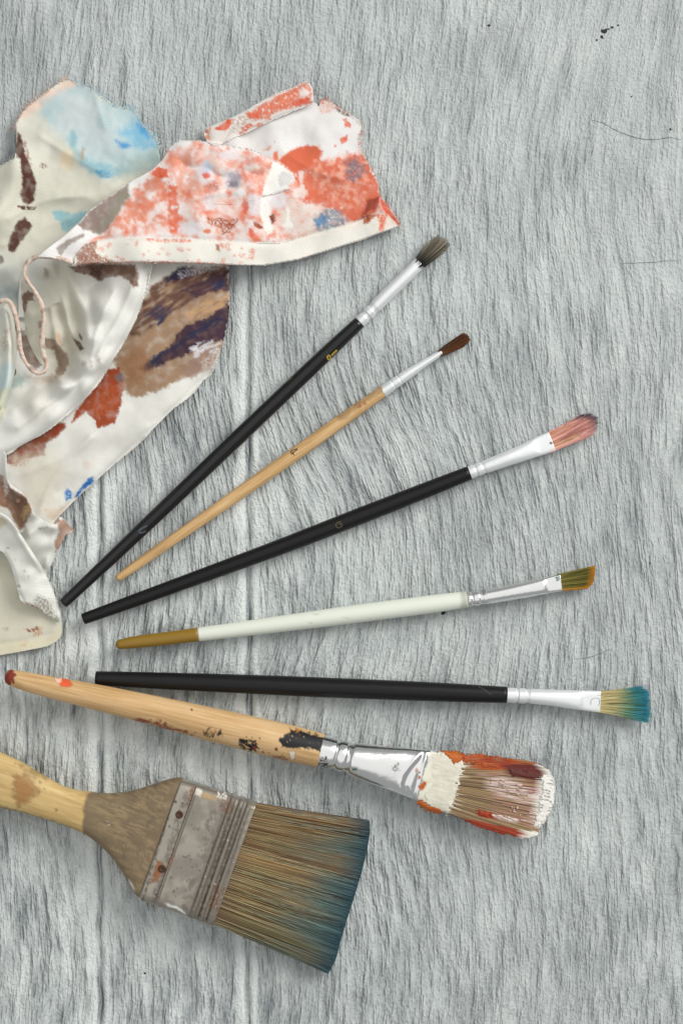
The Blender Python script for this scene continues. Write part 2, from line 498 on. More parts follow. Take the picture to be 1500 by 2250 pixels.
# ------------------------------------------------------------------ brushes
class Brush:
    """axis stations in photo px; parts are lofted around a straight support line so the brush lies on the table"""
    def __init__(s, tail, tip, label, group='artist brushes fanned out on the board'):
        s.tail = np.array(tail, float); s.tip = np.array(tip, float)
        d = s.tip - s.tail; s.L = np.linalg.norm(d); s.d = d / s.L
        loc = W(np.array(tail[0] * 1.0), np.array(tail[1] * 1.0), 0.0)
        s.root = empty('paintbrush', tuple(loc), math.atan2(-s.d[1], s.d[0]), label, 'paintbrush', group)
        s.st = []
    def plan(s, *parts, com=0.55):
        """support line from the (q, hh) profile"""
        pts = []
        for p in parts:
            for r in p:
                q = np.dot(np.array(r[:2]) - s.tail, s.d); pts.append((q, r[3]))
        pts.sort(); h = []
        for p in pts:
            while len(h) >= 2 and (h[-1][1] - h[-2][1]) * (p[0] - h[-2][0]) <= (p[1] - h[-2][1]) * (h[-1][0] - h[-2][0]): h.pop()
            h.append(p)
        qc = com * s.L
        for a, b in zip(h[:-1], h[1:]):
            if a[0] <= qc <= b[0]: break
        s.b = (b[1] - a[1]) / (b[0] - a[0]); s.a = a[1] - s.b * a[0]
    def zc(s, x, y):
        q = (x - s.tail[0]) * s.d[0] + (y - s.tail[1]) * s.d[1]
        return (s.a + s.b * q + 0.3) * S
    def prof(s, stations, step):
        A = np.array([list(r) + [2.0] * (5 - len(r)) for r in stations], float)
        t = np.concatenate([[0], np.cumsum(np.hypot(*np.diff(A[:, :2], axis=0).T))])
        n = max(2, int(t[-1] / step) + 1)
        tt = np.unique(np.concatenate([np.linspace(0, t[-1], n), t]))
        R = np.stack([pchip(t, A[:, k], tt) for k in range(5)], 1)
        return R, tt / t[-1]
    def surf(s, stations, nseg=32, step=6.0, rnd0=0.0, rnd1=0.0):
        R, t = s.prof(stations, step)
        if rnd0 or rnd1:      # rounded ends: extra rings
            add0 = []; add1 = []
            for k in range(5, 0, -1):
                a = k / 5 * math.pi / 2 * 0.98
                if rnd0:
                    r = R[0].copy(); d = R[0, :2] - R[1, :2]; d /= np.linalg.norm(d)
                    r[:2] += d * rnd0 * math.sin(a); r[2:4] *= math.cos(a); add0.append(r)
                if rnd1:
                    r = R[-1].copy(); d = R[-1, :2] - R[-2, :2]; d /= np.linalg.norm(d)
                    r[:2] += d * rnd1 * math.sin(a); r[2:4] *= math.cos(a); add1.insert(0, r)
            R = np.concatenate([x for x in (np.array(add0) if add0 else None, R, np.array(add1) if add1 else None) if x is not None])
            t = np.linspace(0, 1, len(R))
        s.d2 = s.d
        lat = np.array([s.d[1], -s.d[0]])      # towards image "upper/left" side of the axis
        m = R[np.argmax(R[:, 4] * 1000 + R[:, 2])]
        da = np.linspace(0, 2 * np.pi, 20001); dc, ds = np.cos(da), np.sin(da)
        ex = np.sign(dc) * np.abs(dc) ** (2 / m[4]) * m[2]; ey = np.sign(ds) * np.abs(ds) ** (2 / m[4]) * m[3]
        al = np.concatenate([[0], np.cumsum(np.hypot(np.diff(ex), np.diff(ey)))])
        a = np.interp(np.linspace(0, al[-1], nseg, endpoint=False), al, da)
        ca, sa = np.cos(a), np.sin(a)
        e = 2.0 / R[:, 4][:, None]
        u = np.sign(ca) * np.abs(ca) ** e * R[:, 2][:, None]
        v = np.sign(sa) * np.abs(sa) ** e * R[:, 3][:, None]
        x = R[:, 0][:, None] + lat[0] * u; y = R[:, 1][:, None] + lat[1] * u
        zc = s.zc(R[:, 0], R[:, 1])
        z = np.maximum(zc[:, None] + v * S, 0.00002)
        return x, y, z, v / np.maximum(R[:, 3][:, None], 1e-6), R
    def part(s, name, stations, mat, nseg=32, step=6.0, paint=None, rnd0=0, rnd1=0, parent=None, warp=None):
        x, y, z, vv, R = s.surf(stations, nseg, step, rnd0, rnd1)
        if warp is not None: z = warp(x, y, z, vv)
        nr = len(x)
        f = (HC - s.zc(R[:, 0], R[:, 1])[:, None]) / HC
        V = np.stack([(x - 750) * S * f, (1125 - y) * S * f, z], -1).reshape(-1, 3)
        F = [grid_faces(nr, nseg, True)]
        c0 = len(V); cen = V.reshape(nr, nseg, 3).mean(1)
        V = np.concatenate([V, cen[:1], cen[-1:]])
        k = np.arange(nseg)
        F.append(np.stack([np.full(nseg, c0), (k + 1) % nseg, k], 1))
        F.append(np.stack([np.full(nseg, c0 + 1), (nr - 1) * nseg + k, (nr - 1) * nseg + (k + 1) % nseg], 1))
        X = np.append(x.ravel(), [R[0, 0], R[-1, 0]]); Y = np.append(y.ravel(), [R[0, 1], R[-1, 1]])
        pt = Paint(X, Y)
        if paint: paint(pt)
        up = np.append((vv.ravel() > -0.25).astype(float), [1, 1])
        # orient outward
        o = mk(name, V, F, mat, parent or s.root, attrs=dict(Col=pt.c, pm=pt.m * up))
        o.data.update()
        return o
    def hair(s, rootA, rootB, tip, hh0, hh1, n, rad, col, seed=1, jit=1.5, lenj=0.06, bulge=0.0, K=6, pw=2.5, zoff=0.0, back=10, ztip=None, clump=0.0, taper=0.6, name='bristles'):
        R = np.random.RandomState(seed)
        A = np.array(rootA, float); B = np.array(rootB, float)
        T = np.asarray(tip, float)
        tl = np.concatenate([[0], np.cumsum(np.hypot(*np.diff(T, axis=0).T))]); tl /= tl[-1]
        u = R.rand(n)
        w = (1 - np.abs(2 * u - 1) ** pw) ** (1 / pw)
        v = (R.rand(n) * 2 - 1) * w
        root = A + (B - A) * u[:, None]
        ut = np.clip(u + clump * fbm(u * 14, u * 0 + v, seed, 2), 0, 1)
        tp = np.stack([np.interp(ut, tl, T[:, 0]), np.interp(ut, tl, T[:, 1])], 1)
        dirv = tp - root; Ln = np.linalg.norm(dirv, axis=1)[:, None]; dn = dirv / Ln
        root = root - dn * back
        lat = np.stack([-dn[:, 1], dn[:, 0]], 1)
        Lf = 1 - np.abs(R.randn(n)) * lenj
        sv = np.linspace(0, 1, K)[None, :]
        jl = R.randn(n) * jit; jz = R.randn(n) * jit * 0.6
        ss = sv * Lf[:, None]
        base = root[:, None, :] + (tp - root)[:, None, :] * ss[..., None]
        side = (B - A) / np.linalg.norm(B - A)
        off = bulge * np.sin(np.pi * np.clip(ss, 0, 1) ** 0.8) * (2 * u - 1)[:, None]
        base = base + side[None, None, :] * off[..., None] + lat[:, None, :] * (jl[:, None] * ss ** 1.6)[..., None]
        zr = s.zc(A[0] / 2 + B[0] / 2, A[1] / 2 + B[1] / 2) / S
        zt = zr if ztip is None else ztip
        z = zr + (zt - zr) * ss + v[:, None] * (hh0 + (hh1 - hh0) * ss) + jz[:, None] * ss ** 2 + zoff
        rr = rad * (1 - taper * sv) * (0.75 + 0.5 * R.rand(n))[:, None]
        z = np.maximum(z, rr + 0.2)
        px = base[..., 0]; py = base[..., 1]
        rnd = R.rand(n)
        c = col(px, py, ss, rnd[:, None] + 0 * px, np.clip(v, -1, 1)[:, None] + 0 * px, u[:, None] + 0 * px)
        vs = []
        for k in range(3):
            a = 2 * np.pi * k / 3 + np.pi / 2
            x = px + lat[:, 0][:, None] * rr * math.cos(a); y = py + lat[:, 1][:, None] * rr * math.cos(a)
            zz = (z + rr * math.sin(a)) * S
            vs.append(W(x, y, zz))
        V = np.stack(vs, 2)          # n,K,3,3
        i = np.arange(n)[:, None, None]; k = np.arange(K - 1)[None, :, None]; m = np.arange(3)[None, None, :]
        idx = lambda kk, mm: (i * K + kk) * 3 + mm % 3
        F = np.stack([idx(k, m), idx(k, m + 1), idx(k + 1, m + 1), idx(k + 1, m)], -1).reshape(-1, 4)
        Cc = np.repeat(c[:, :, None, :], 3, 2).reshape(-1, 3)
        return mk(name, V.reshape(-1, 3), F, M_bristle, s.root, attrs=dict(Col=np.clip(Cc, 0.001, 1)), kind='stuff')
    def stroke(s, name, stations, pts, w, mat, parent, closed=False):
        """a printed mark lying on the upper surface of a part"""
        P = smooth_poly(pts, closed, 5)
        if closed: P = np.concatenate([P, P[:1]])
        R, t = s.prof(stations, 4.0)
        lat = np.array([s.d[1], -s.d[0]])
        def zz(p):
            k = np.argmin((R[:, None, 0] - p[:, 0]) ** 2 + (R[:, None, 1] - p[:, 1]) ** 2, axis=0)
            u = ((p - R[k, :2]) @ lat) / R[k, 2]
            return s.zc(R[k, 0], R[k, 1]) + R[k, 3] * S * np.sqrt(np.clip(1 - u * u, 0.02, 1)), s.zc(R[k, 0], R[k, 1])
        d = np.gradient(P, axis=0); d /= np.linalg.norm(d, axis=1)[:, None] + 1e-9
        q = np.stack([-d[:, 1], d[:, 0]], 1)
        rows = []
        for sg in (-1, 0, 1):
            Q = P + q * w * sg
            z, z0 = zz(Q); f = (HC - z0) / HC
            rows.append(np.stack([(Q[:, 0] - 750) * S * f, (1125 - Q[:, 1]) * S * f, z + 0.00006 + (0.00004 if sg == 0 else 0)], -1))
        mk(name, np.stack(rows, 1), grid_faces(len(P), 3), mat, parent)

def hue(a, b, t):
    return lin(a) * (1 - t[..., None]) + lin(b) * t[..., None]

M_inkdark = N('black_print').set(base=tuple(lin((40, 36, 34))), rough=0.6, spec=0.3)
M_inkgold = N('gold_print').set(base=tuple(lin((170, 140, 50))), rough=0.4, spec=0.5)
M_inkdim = N('worn_gold_print').set(base=tuple(lin((84, 74, 44))), rough=0.5, spec=0.4)
M_scuff = N('pale_scuff').set(base=tuple(lin((72, 82, 88))), rough=0.5, spec=0.4)
M_dimscuff = N('dim_scuff').set(base=tuple(lin((52, 56, 56))), rough=0.5, spec=0.3)
M_etch = N('grey_etching').set(base=tuple(lin((140, 150, 160))), rough=0.4, spec=0.5)

def line(p0, p1, fr):
    return tuple(np.array(p0) * (1 - fr) + np.array(p1) * fr)

# --- black round brush (topmost)
b = Brush((140, 1326), (975, 530), 'glossy black round brush nearest the rag, with splayed dark grey hair')
H = [(140, 1326, 11.5, 11.5), (250, 1222, 14, 14), (400, 1079, 16, 16), (560, 926, 17, 17), (680, 812, 16.5, 16.5), (760, 736, 15, 15), (790, 708, 14, 14)]
Fr = [(786, 712, 12.8, 12.8), (800, 698, 13.4, 13.4), (803, 695, 11.6, 11.6), (806, 692, 11.6, 11.6), (809, 689, 14.2, 14.2), (815, 683, 14.2, 14.2), (818, 680, 11.6, 11.6), (821, 677, 11.9, 11.9), (826, 672, 13.8, 13.8), (860, 638, 14.2, 12.6), (895, 604, 14.2, 11), (922, 577, 14.0, 9.0)]
b.plan(H, Fr)
h = b.part('handle', H, M_gloss, 32, 8, rnd0=1.5)
b.part('ferrule', Fr, M_alu, 40, 1.5)
b.stroke('printed_numeral', H, [(719, 788), (723, 791), (726, 787), (723, 782), (719, 785), (720, 789)], 1.6, M_inkgold, h)
b.stroke('printed_numeral', H, [(728, 782), (734, 776), (740, 770)], 1.8, M_inkgold, h)
b.stroke('printed_numeral', H, [(633, 839), (638, 834), (643, 832)], 1.0, M_inkdim, h)
b.stroke('scuff', H, [(325, 1155), (312, 1162), (307, 1168), (313, 1171), (322, 1166)], 1.5, M_scuff, h)
def c(px, py, s_, r, v, u):
    q = np.clip(r * 1.3 - 0.2, 0, 1)
    a = hue((30, 28, 26), (196, 184, 160), np.clip(s_ * 1.6 - 0.35, 0, 1) * (0.15 + 0.85 * q))
    return a
b.hair((910, 571), (933, 586), [(944, 530), (955, 522), (967, 515), (979, 522), (991, 535), (982, 547)], 9.0, 12, 430, 0.95, c, 3, 2.8, 0.20, bulge=0, clump=0.08)

# --- natural wood round brush
b = Brush((262, 1269), (1028, 742), 'thin unpainted wood round brush with a small dark brown hair tip')
H = [(262, 1269, 8.5, 8.5), (300, 1242, 10.5, 10.5), (420, 1158, 12.5, 12.5), (560, 1060, 14.5, 14.5), (680, 975, 15, 15), (780, 903, 14, 14), (844, 858, 12.5, 12.5)]
Fr = [(840, 861, 12.6, 12.6), (861, 846, 12.6, 12.6), (863, 844.5, 11.2, 11.2), (865, 843, 12.2, 12.2), (876, 836, 12.2, 12.2), (878, 834.5, 10.8, 10.8), (880, 833, 11.7, 11.7), (920, 806, 9.2, 9.2), (970, 774, 6.2, 6.2)]
b.plan(H, Fr)
def pnt(p):
    p.blob([(775, 890), (792, 880), (806, 886), (790, 902)], (150, 70, 50), amp=5, sc=6, dry=0.45, fs=3, op=0.8, seed=4)
    p.blob([(740, 915), (838, 848), (852, 858), (800, 885), (750, 925)], (140, 105, 70), soft=6, amp=6, op=0.5, seed=5)
h = b.part('handle', H, M_pine, 40, 4, paint=pnt, rnd0=7)
b.part('ferrule', Fr, M_alu, 40, 1.5)
b.stroke('printed_numeral', H, [(641, 999), (639.5, 992), (646, 988.5), (653.5, 987), (647, 993), (641, 999)], 0.9, M_inkdark, h)
b.stroke('printed_numeral', H, [(642, 993), (647, 1001)], 0.9, M_inkdark, h)
def c(px, py, s_, r, v, u):
    return hue((58, 32, 18), (156, 98, 54), np.clip(r * 0.9 + 0.2 * s_ - 0.1, 0, 1) ** 1.5)
b.hair((966, 769), (974, 780), [(1010, 738), (1021, 732), (1030, 737), (1033, 745), (1028, 752), (1018, 760)], 5.5, 8, 420, 0.9, c, 5, 1.4, 0.06, bulge=2.0, clump=0.04)

# --- black flat brush with pink bristles
b = Brush((184, 1360), (1302, 931), 'black flat brush with pink bristles tipped in dark blue')
H = [(184, 1360, 12.5, 12.5), (300, 1318, 14.5, 14.5), (450, 1263, 16, 16), (620, 1200, 17.5, 17.5), (780, 1138, 18.5, 18.5), (920, 1083, 17.5, 17.5), (1031, 1039, 15.5, 15.5)]
Fr = [(1028, 1040, 14.5, 14.5), (1041, 1035, 14.8, 14.8), (1044, 1034, 13.2, 13.2), (1046, 1033, 13.2, 13.2), (1049, 1032, 15, 15), (1056, 1029, 15, 15), (1060, 1028, 13.2, 13.2), (1062, 1027, 13.2, 13.2), (1066, 1025.5, 14.5, 14.5), (1110, 1009, 16.5, 14.5, 2.0), (1150, 994, 18.5, 12, 2.1), (1172, 985, 20, 10.0, 2.4), (1182, 981, 21, 7.2, 3.2), (1212, 970, 22.5, 6.2, 3.6)]
b.plan(H, Fr)
h = b.part('handle', H, M_black, 32, 8, rnd0=2)
def pnt(p):
    p.spot(1209, 974, 3.2, (40, 110, 80), soft=0.8, amp=1, sc=4)
b.part('ferrule', Fr, M_alu, 56, 1.6, paint=pnt)
b.stroke('printed_numeral', H, [(749, 1146), (741, 1148), (738, 1155), (743, 1160), (750, 1157), (750, 1151), (744, 1151)], 1.0, M_inkdim, h)
def c(px, py, s_, r, v, u):
    base = hue((202, 124, 114), (248, 200, 190), np.clip(r * 1.1 - 0.05, 0, 1))
    base = np.where((r > 0.82)[..., None] & (s_ < 0.6)[..., None], lin((214, 176, 124)), base)
    t = sstep(0.82, 0.90, s_ + 0.30 * (0.32 - u) + 0.05 * (r - 0.5))
    d = hue((44, 46, 66), (112, 112, 122), r)
    return base * (1 - t[..., None]) + d * t[..., None]
b.hair((1205, 949), (1218, 991), [(1280, 914), (1298, 908), (1314, 914), (1316, 928), (1310, 942), (1304, 954)], 5.5, 6, 560, 1.05, c, 7, 2.6, 0.13, bulge=0.0, pw=4, clump=0.03)

# --- white brush with gold end
b = Brush((254, 1417), (1304, 1265), 'white handled angled brush with a gold dipped end and olive bristles')
H0 = [(266, 1415.5, 11, 11), (290, 1412, 13.2, 13.2), (350, 1405, 14.6, 14.6), (436, 1394, 15.6, 15.6)]
H1 = [(436, 1394, 15.4, 15.4), (520, 1383.5, 16.5, 16.5), (650, 1366.5, 18.5, 18.5), (800, 1346.5, 20, 20), (920, 1331, 20, 20), (1026, 1317, 18.2, 18.2)]
Fr = [(1023, 1317.4, 17.0, 17.0), (1033, 1316, 17.2, 17.2), (1036, 1315.6, 15.2, 15.2), (1039, 1315.2, 15.2, 15.2), (1042, 1314.8, 17.0, 17.0), (1051, 1313.6, 17.0, 17.0), (1054, 1313.2, 15.0, 15), (1059, 1312.6, 15.0, 15), (1063, 1312, 16.3, 16.3), (1072, 1310.6, 16.5, 16.5), (1120, 1302, 17.4, 15.2), (1165, 1293.5, 18, 12.6, 2.1), (1192, 1288, 18, 10.5, 2.4), (1203, 1285.8, 18.2, 7.4, 3.0), (1232, 1280, 18.6, 6.2, 3.6)]
b.plan(H0, H1, Fr)
b.part('dipped_end', H0, M_gold, 32, 5, rnd0=12)
def pnt(p):
    for k in range(4):
        R = np.random.RandomState(k)
        t = R.rand(); cx = 440 + 580 * t; cy = 1394 - 77 * t + 24 * (R.rand() - 0.5)
        p.spot(cx, cy, (4 + 9 * R.rand(), 0.9), (192, 194, 176), soft=1.5, amp=1.0, op=0.4, seed=k)
    p.blob([(1010, 1296), (1030, 1294), (1031, 1340), (1014, 1342)], (196, 196, 176), soft=5, amp=4, op=0.5)
h = b.part('handle', H1, M_white, 40, 4, paint=pnt)
def pnt(p):
    p.blob([(1054, 1294), (1066, 1292), (1067, 1306), (1058, 1308)], (40, 48, 78), soft=2, amp=2, op=0.75)
    p.blob([(1219, 1266), (1228, 1266), (1228, 1275), (1220, 1276)], (20, 110, 90), soft=1, amp=3, sc=4, dry=0.4, fs=2)
    p.blob([(1021, 1299), (1027, 1298), (1030, 1336), (1025, 1337)], (120, 104, 70), soft=1.5, amp=1.5, op=0.8)
b.part('ferrule', Fr, M_chrome, 56, 1.5, paint=pnt)
def c(px, py, s_, r, v, u):
    base = hue((72, 78, 26), (146, 126, 46), np.clip(r * 1.15 - 0.1, 0, 1))
    base = np.where((r > 0.9)[..., None], lin((170, 150, 80)), base)
    base = np.where(((r > 0.4) & (r < 0.5) & (s_ > 0.3))[..., None], lin((36, 58, 30)), base)
    t = sstep(0.84, 0.92, s_ + 0.03 * (r - 0.5))
    t2 = sstep(0.80, 0.95, u) * 0.7
    t = np.maximum(t, t2)
    return base * (1 - t[..., None]) + hue((190, 124, 22), (226, 156, 40), r) * t[..., None]
b.hair((1225, 1263), (1237, 1297.5), [(1307, 1243), (1307, 1252), (1306, 1263), (1304, 1275), (1300, 1284), (1290, 1292)], 5.2, 3.0, 620, 0.95, c, 9, 0.7, 0.025, bulge=0.8, pw=4)

# --- black flat brush with teal bristles
b = Brush((211, 1490), (1424, 1552), 'black flat brush with teal tipped straw bristles, lying almost level')
H = [(211, 1490, 15.5, 15.5), (330, 1494.8, 18, 18), (500, 1501.5, 20.5, 20.5), (700, 1510, 22, 22), (900, 1518, 21.5, 21.5), (1020, 1523, 20, 20), (1113, 1527, 18, 18)]
Fr = [(1110, 1527, 16.6, 16.6), (1132, 1528, 16.8, 16.8), (1134, 1528.1, 14.8, 14.8), (1137, 1528.2, 14.6, 14.6), (1140, 1528.4, 16.8, 16.8), (1153, 1529, 16.8, 16.8), (1156, 1529.1, 14.6, 14.6), (1160, 1529.3, 14.8, 14.8), (1164, 1529.6, 16.2, 16.2), (1200, 1532, 17.5, 15.2), (1245, 1536, 20, 12.5, 2.1), (1272, 1538.2, 21.6, 10.2, 2.5), (1282, 1539, 22.2, 7.2, 3.2), (1318, 1542, 24, 6.2, 3.8)]
b.plan(H, Fr)
h = b.part('handle', H, M_black, 36, 8, rnd0=1.5)
b.stroke('scuff', H, [(1050, 1508), (1062, 1514), (1077, 1525)], 1.2, M_dimscuff, h)
f = b.part('ferrule', Fr, M_alu, 56, 1.6)
b.stroke('etched_mark', Fr, [(1296, 1549), (1297, 1538), (1305, 1533), (1315, 1536), (1314, 1548), (1305, 1554), (1294, 1553), (1282, 1551), (1280, 1546)], 0.7, M_etch, f)
def c(px, py, s_, r, v, u):
    base = hue((160, 140, 84), (222, 210, 156), np.clip(r * 1.1, 0, 1))
    g = hue((84, 140, 112), (130, 178, 146), r)
    t1 = sstep(0.35, 0.68, s_ + 0.25 * (r - 0.5) + 0.14 * (u - 0.5))
    base = base * (1 - t1[..., None]) + g * t1[..., None]
    bl = hue((24, 112, 140), (66, 170, 186), r)
    t2 = sstep(0.62, 0.86, s_ + 0.22 * (r - 0.5))
    return base * (1 - t2[..., None]) + bl * t2[..., None]
b.hair((1319, 1518.5), (1316, 1566), [(1406, 1512), (1424, 1516), (1428, 1530), (1427, 1545), (1430, 1562), (1429, 1576), (1427, 1587)], 5.5, 8, 560, 1.0, c, 11, 3.4, 0.07, bulge=-1.0, pw=4, clump=0.05)

# --- big flat wood brush covered in paint
b = Brush((14, 1487), (1200, 1760), 'large wood handled flat brush smeared with orange, white and maroon paint')
H = [(24, 1488.5, 17.5, 17.5), (60, 1498, 21, 21), (200, 1529, 27.5, 27.5), (360, 1566, 33, 33), (500, 1600, 37.5, 37.5), (620, 1628.5, 39.5, 39.5), (704, 1649, 37.5, 37.5)]
Fr = [(702, 1648.5, 34, 34), (722, 1654, 34.5, 34.5), (734, 1657, 33.5, 33.5), (738, 1658, 31, 31), (742, 1659, 33.5, 33.5), (750, 1661, 35, 35), (757, 1662.6, 34.5, 34.5), (763, 1664.2, 31.5, 31.5), (768, 1665.4, 33, 33), (774, 1667, 36.5, 36.5), (785, 1670, 38.5, 36), (830, 1681, 44.5, 33, 2.1), (880, 1692, 51, 27.5, 2.3), (908, 1698.5, 54.5, 23.5, 2.7), (921, 1701.5, 56, 19.0, 3.2), (932, 1704, 57.5, 16.5, 3.6), (990, 1719, 66.5, 15.0, 4)]
b.plan(H, Fr, com=0.6)
def pnt(p):
    p.blob([(12, 1475), (26, 1468), (38, 1480), (34, 1500), (20, 1507), (10, 1495)], (128, 44, 30), amp=8, sc=10, dry=0.22, fs=9, seed=3)
    p.blob([(126, 1490), (150, 1490), (162, 1502), (150, 1511), (134, 1503)], (226, 92, 50), amp=3, sc=9, seed=4)
    p.blob([(122, 1489), (136, 1488), (138, 1498), (128, 1500)], (240, 196, 170), amp=3, sc=7, seed=5)
    p.specks([(280, 1560), (440, 1595), (430, 1625), (290, 1590)], (148, 76, 58), 22, 6, 6, dry=0.4, fs=4)
    p.blob([(285, 1575), (330, 1582), (400, 1600), (425, 1612), (400, 1612), (330, 1597)], (150, 80, 60), amp=7, sc=9, dry=0.42, fs=5, ang=-14, seed=8)
    p.specks([(390, 1545), (560, 1580), (620, 1600), (430, 1560)], (110, 60, 45), 9, 3, 9)
    p.blob([(446, 1605), (460, 1596), (490, 1598), (492, 1612), (470, 1620), (452, 1614)], (34, 30, 30), amp=9, sc=8, dry=0.52, fs=4, ang=60, seed=10)
    p.blob([(522, 1624), (545, 1618), (562, 1622), (570, 1642), (556, 1650), (530, 1640)], (26, 24, 26), amp=11, sc=8, dry=0.25, fs=4, ang=-30, seed=11)
    p.blob([(612, 1622), (640, 1600), (665, 1604), (712, 1618), (706, 1648), (680, 1640), (650, 1640), (622, 1636)], (22, 21, 24), amp=6, sc=10, dry=0.10, fs=5, seed=12)
    p.specks([(560, 1628), (610, 1640), (600, 1660), (560, 1650)], (130, 56, 44), 8, 3.4, 13)
    p.blob([(600, 1660), (625, 1655), (632, 1668), (612, 1672)], (150, 84, 66), amp=4, sc=6, dry=0.45, fs=3, seed=14)
    p.blob([(634, 1648), (648, 1645), (650, 1662), (640, 1668)], (232, 218, 200), amp=3, sc=6, seed=15)
    p.specks([(640, 1590), (700, 1606), (700, 1615), (640, 1602)], (190, 110, 40), 6, 4, 16)
    p.specks([(100, 1500), (700, 1640), (690, 1680), (100, 1530)], (120, 80, 60), 26, 2.0, 17)
b.part('handle', H, M_beech, 96, 2.5, paint=pnt, rnd0=13)
def pnt(p):
    p.blob([(702, 1664), (718, 1660), (724, 1680), (712, 1690), (700, 1688)], (30, 30, 34), amp=8, sc=6, dry=0.42, fs=3.5, seed=21)
    p.blob([(946, 1650), (985, 1650), (1024, 1660), (1006, 1720), (990, 1800), (940, 1786), (916, 1762), (928, 1700)], (226, 222, 204), soft=2.5, amp=5, sc=14, seed=22)
    p.blob([(946, 1660), (966, 1652), (980, 1665), (970, 1690), (950, 1690)], (190, 186, 176), soft=6, amp=8, dry=0.5, op=0.8, seed=23)
    p.blob([(968, 1640), (1006, 1646), (1020, 1656), (1015, 1672), (998, 1678), (986, 1668), (982, 1655)], (184, 96, 20), amp=4, sc=8, seed=24)
    p.blob([(904, 1764), (925, 1757), (944, 1768), (972, 1776), (970, 1790), (940, 1786), (912, 1776)], (184, 92, 20), amp=4, sc=8, seed=25)
    p.blob([(917, 1725), (930, 1714), (937, 1718), (932, 1730), (922, 1736)], (178, 86, 20), amp=2, sc=6, seed=26)
    p.spot(914, 1690, (2.5, 6), (190, 110, 60), amp=1.5, sc=4); p.spot(920, 1706, (3, 4), (196, 104, 30), amp=1.5, sc=4)
    p.blob([(846, 1628), (860, 1626), (902, 1634), (900, 1640), (850, 1640)], (190, 82, 40), amp=3, sc=7, seed=27)
    p.blob([(794, 1625), (816, 1626), (814, 1633), (796, 1633)], (190, 100, 50), amp=2, sc=5, seed=28)
    p.blob([(860, 1680), (872, 1676), (876, 1690), (864, 1694)], (60, 62, 68), amp=6, sc=5, dry=0.5, fs=2.5, seed=29)
    p.blob([(771, 1684), (784, 1683), (785, 1689), (774, 1690)], (16, 84, 58), amp=2, sc=4, seed=30)
    p.blob([(776, 1712), (792, 1714), (790, 1720), (778, 1718)], (50, 30, 28), amp=3, sc=5, seed=31)
    p.blob([(950, 1715), (962, 1712), (966, 1724), (954, 1728)], (120, 122, 116), amp=4, sc=5, dry=0.5, fs=2.5, seed=32)
    p.specks([(935, 1700), (1000, 1680), (990, 1780), (935, 1760)], (214, 186, 130), 10, 5, 33, op=0.5)
    p.specks([(790, 1640), (940, 1660), (920, 1730), (800, 1700)], (120, 84, 60), 9, 1.6, 34)
def dent(x, y, z, vv):
    up = np.clip(vv, 0, 1) ** 0.5
    r = 3.4 * np.exp(-(pl_dist(x, y, [(936, 1652), (926, 1700), (912, 1758)]) / 4.0) ** 2)
    r = r - 3.0 * np.exp(-(pl_dist(x, y, [(928, 1660), (902, 1690), (886, 1722), (898, 1748)]) / 8.0) ** 2)
    r = r + 2.2 * np.exp(-(pl_dist(x, y, [(920, 1656), (884, 1700), (880, 1730)]) / 5.0) ** 2)
    r = r + 0.6 * fbm(x / 40, y / 30, 77, 2) * sstep(770, 800, x)
    return z + r * up * S
b.part('ferrule', Fr, M_chrome, 140, 2.0, paint=pnt, warp=dent)
def c(px, py, s_, r, v, u):
    base = hue((96, 76, 54), (176, 148, 106), np.clip(r * 1.1, 0, 1))
    base = np.where(((r > 0.3) & (r < 0.42))[..., None], lin((64, 48, 38)), base)
    P = Paint(px.ravel(), py.ravel()); P.c = base.reshape(-1, 3).copy()
    st = dict(ang=-12, st=9.0, fs=3.0)
    P.blob([(1000, 1640), (1022, 1658), (1008, 1720), (988, 1790), (960, 1790), (960, 1640)], (222, 214, 190), amp=14, sc=6, seed=40)
    P.blob([(1052, 1695), (1190, 1700), (1200, 1830), (1080, 1800), (1070, 1750)], (190, 138, 124), soft=6, amp=10, dry=0.56, op=0.75, seed=41, **st)
    P.blob([(1060, 1700), (1130, 1710), (1180, 1760), (1150, 1770), (1080, 1740)], (222, 206, 198), amp=8, dry=0.5, seed=42, **st)
    P.blob([(1020, 1650), (1120, 1665), (1190, 1680), (1180, 1710), (1110, 1694), (1050, 1690), (1010, 1672)], (176, 80, 22), amp=6, dry=0.36, seed=43, **st)
    P.blob([(1060, 1660), (1120, 1668), (1120, 1690), (1070, 1682)], (150, 50, 24), amp=6, dry=0.45, seed=44, **st)
    P.blob([(1112, 1680), (1190, 1680), (1192, 1708), (1170, 1716), (1116, 1700)], (104, 38, 30), amp=4, seed=45)
    P.blob([(1040, 1780), (1082, 1786), (1080, 1800), (1046, 1792)], (156, 50, 20), amp=4, dry=0.3, seed=46, **st)
    P.blob([(1080, 1790), (1140, 1800), (1130, 1806), (1084, 1800)], (228, 214, 204), amp=4, dry=0.3, seed=47, **st)
    P.blob([(1170, 1730), (1190, 1720), (1186, 1800), (1160, 1810)], (226, 206, 198), amp=8, dry=0.42, seed=148, **st)
    P.blob([(1184, 1680), (1204, 1690), (1224, 1716), (1222, 1760), (1200, 1810), (1180, 1822), (1176, 1800), (1186, 1750), (1192, 1710)], (236, 236, 228), amp=6, dry=0.22, seed=48, **st)
    P.blob([(1160, 1720), (1190, 1715), (1184, 1740), (1168, 1750)], (140, 60, 56), amp=6, dry=0.5, seed=49, **st)
    P.blob([(1004, 1796), (1040, 1802), (1100, 1815), (1156, 1826), (1160, 1842), (1100, 1840), (1040, 1820)], (160, 54, 20), amp=3, dry=0.2, seed=50, **st)
    P.blob([(1152, 1826), (1180, 1828), (1186, 1836), (1170, 1844), (1146, 1842)], (238, 236, 226), amp=3, seed=51)
    return P.c.reshape(base.shape)
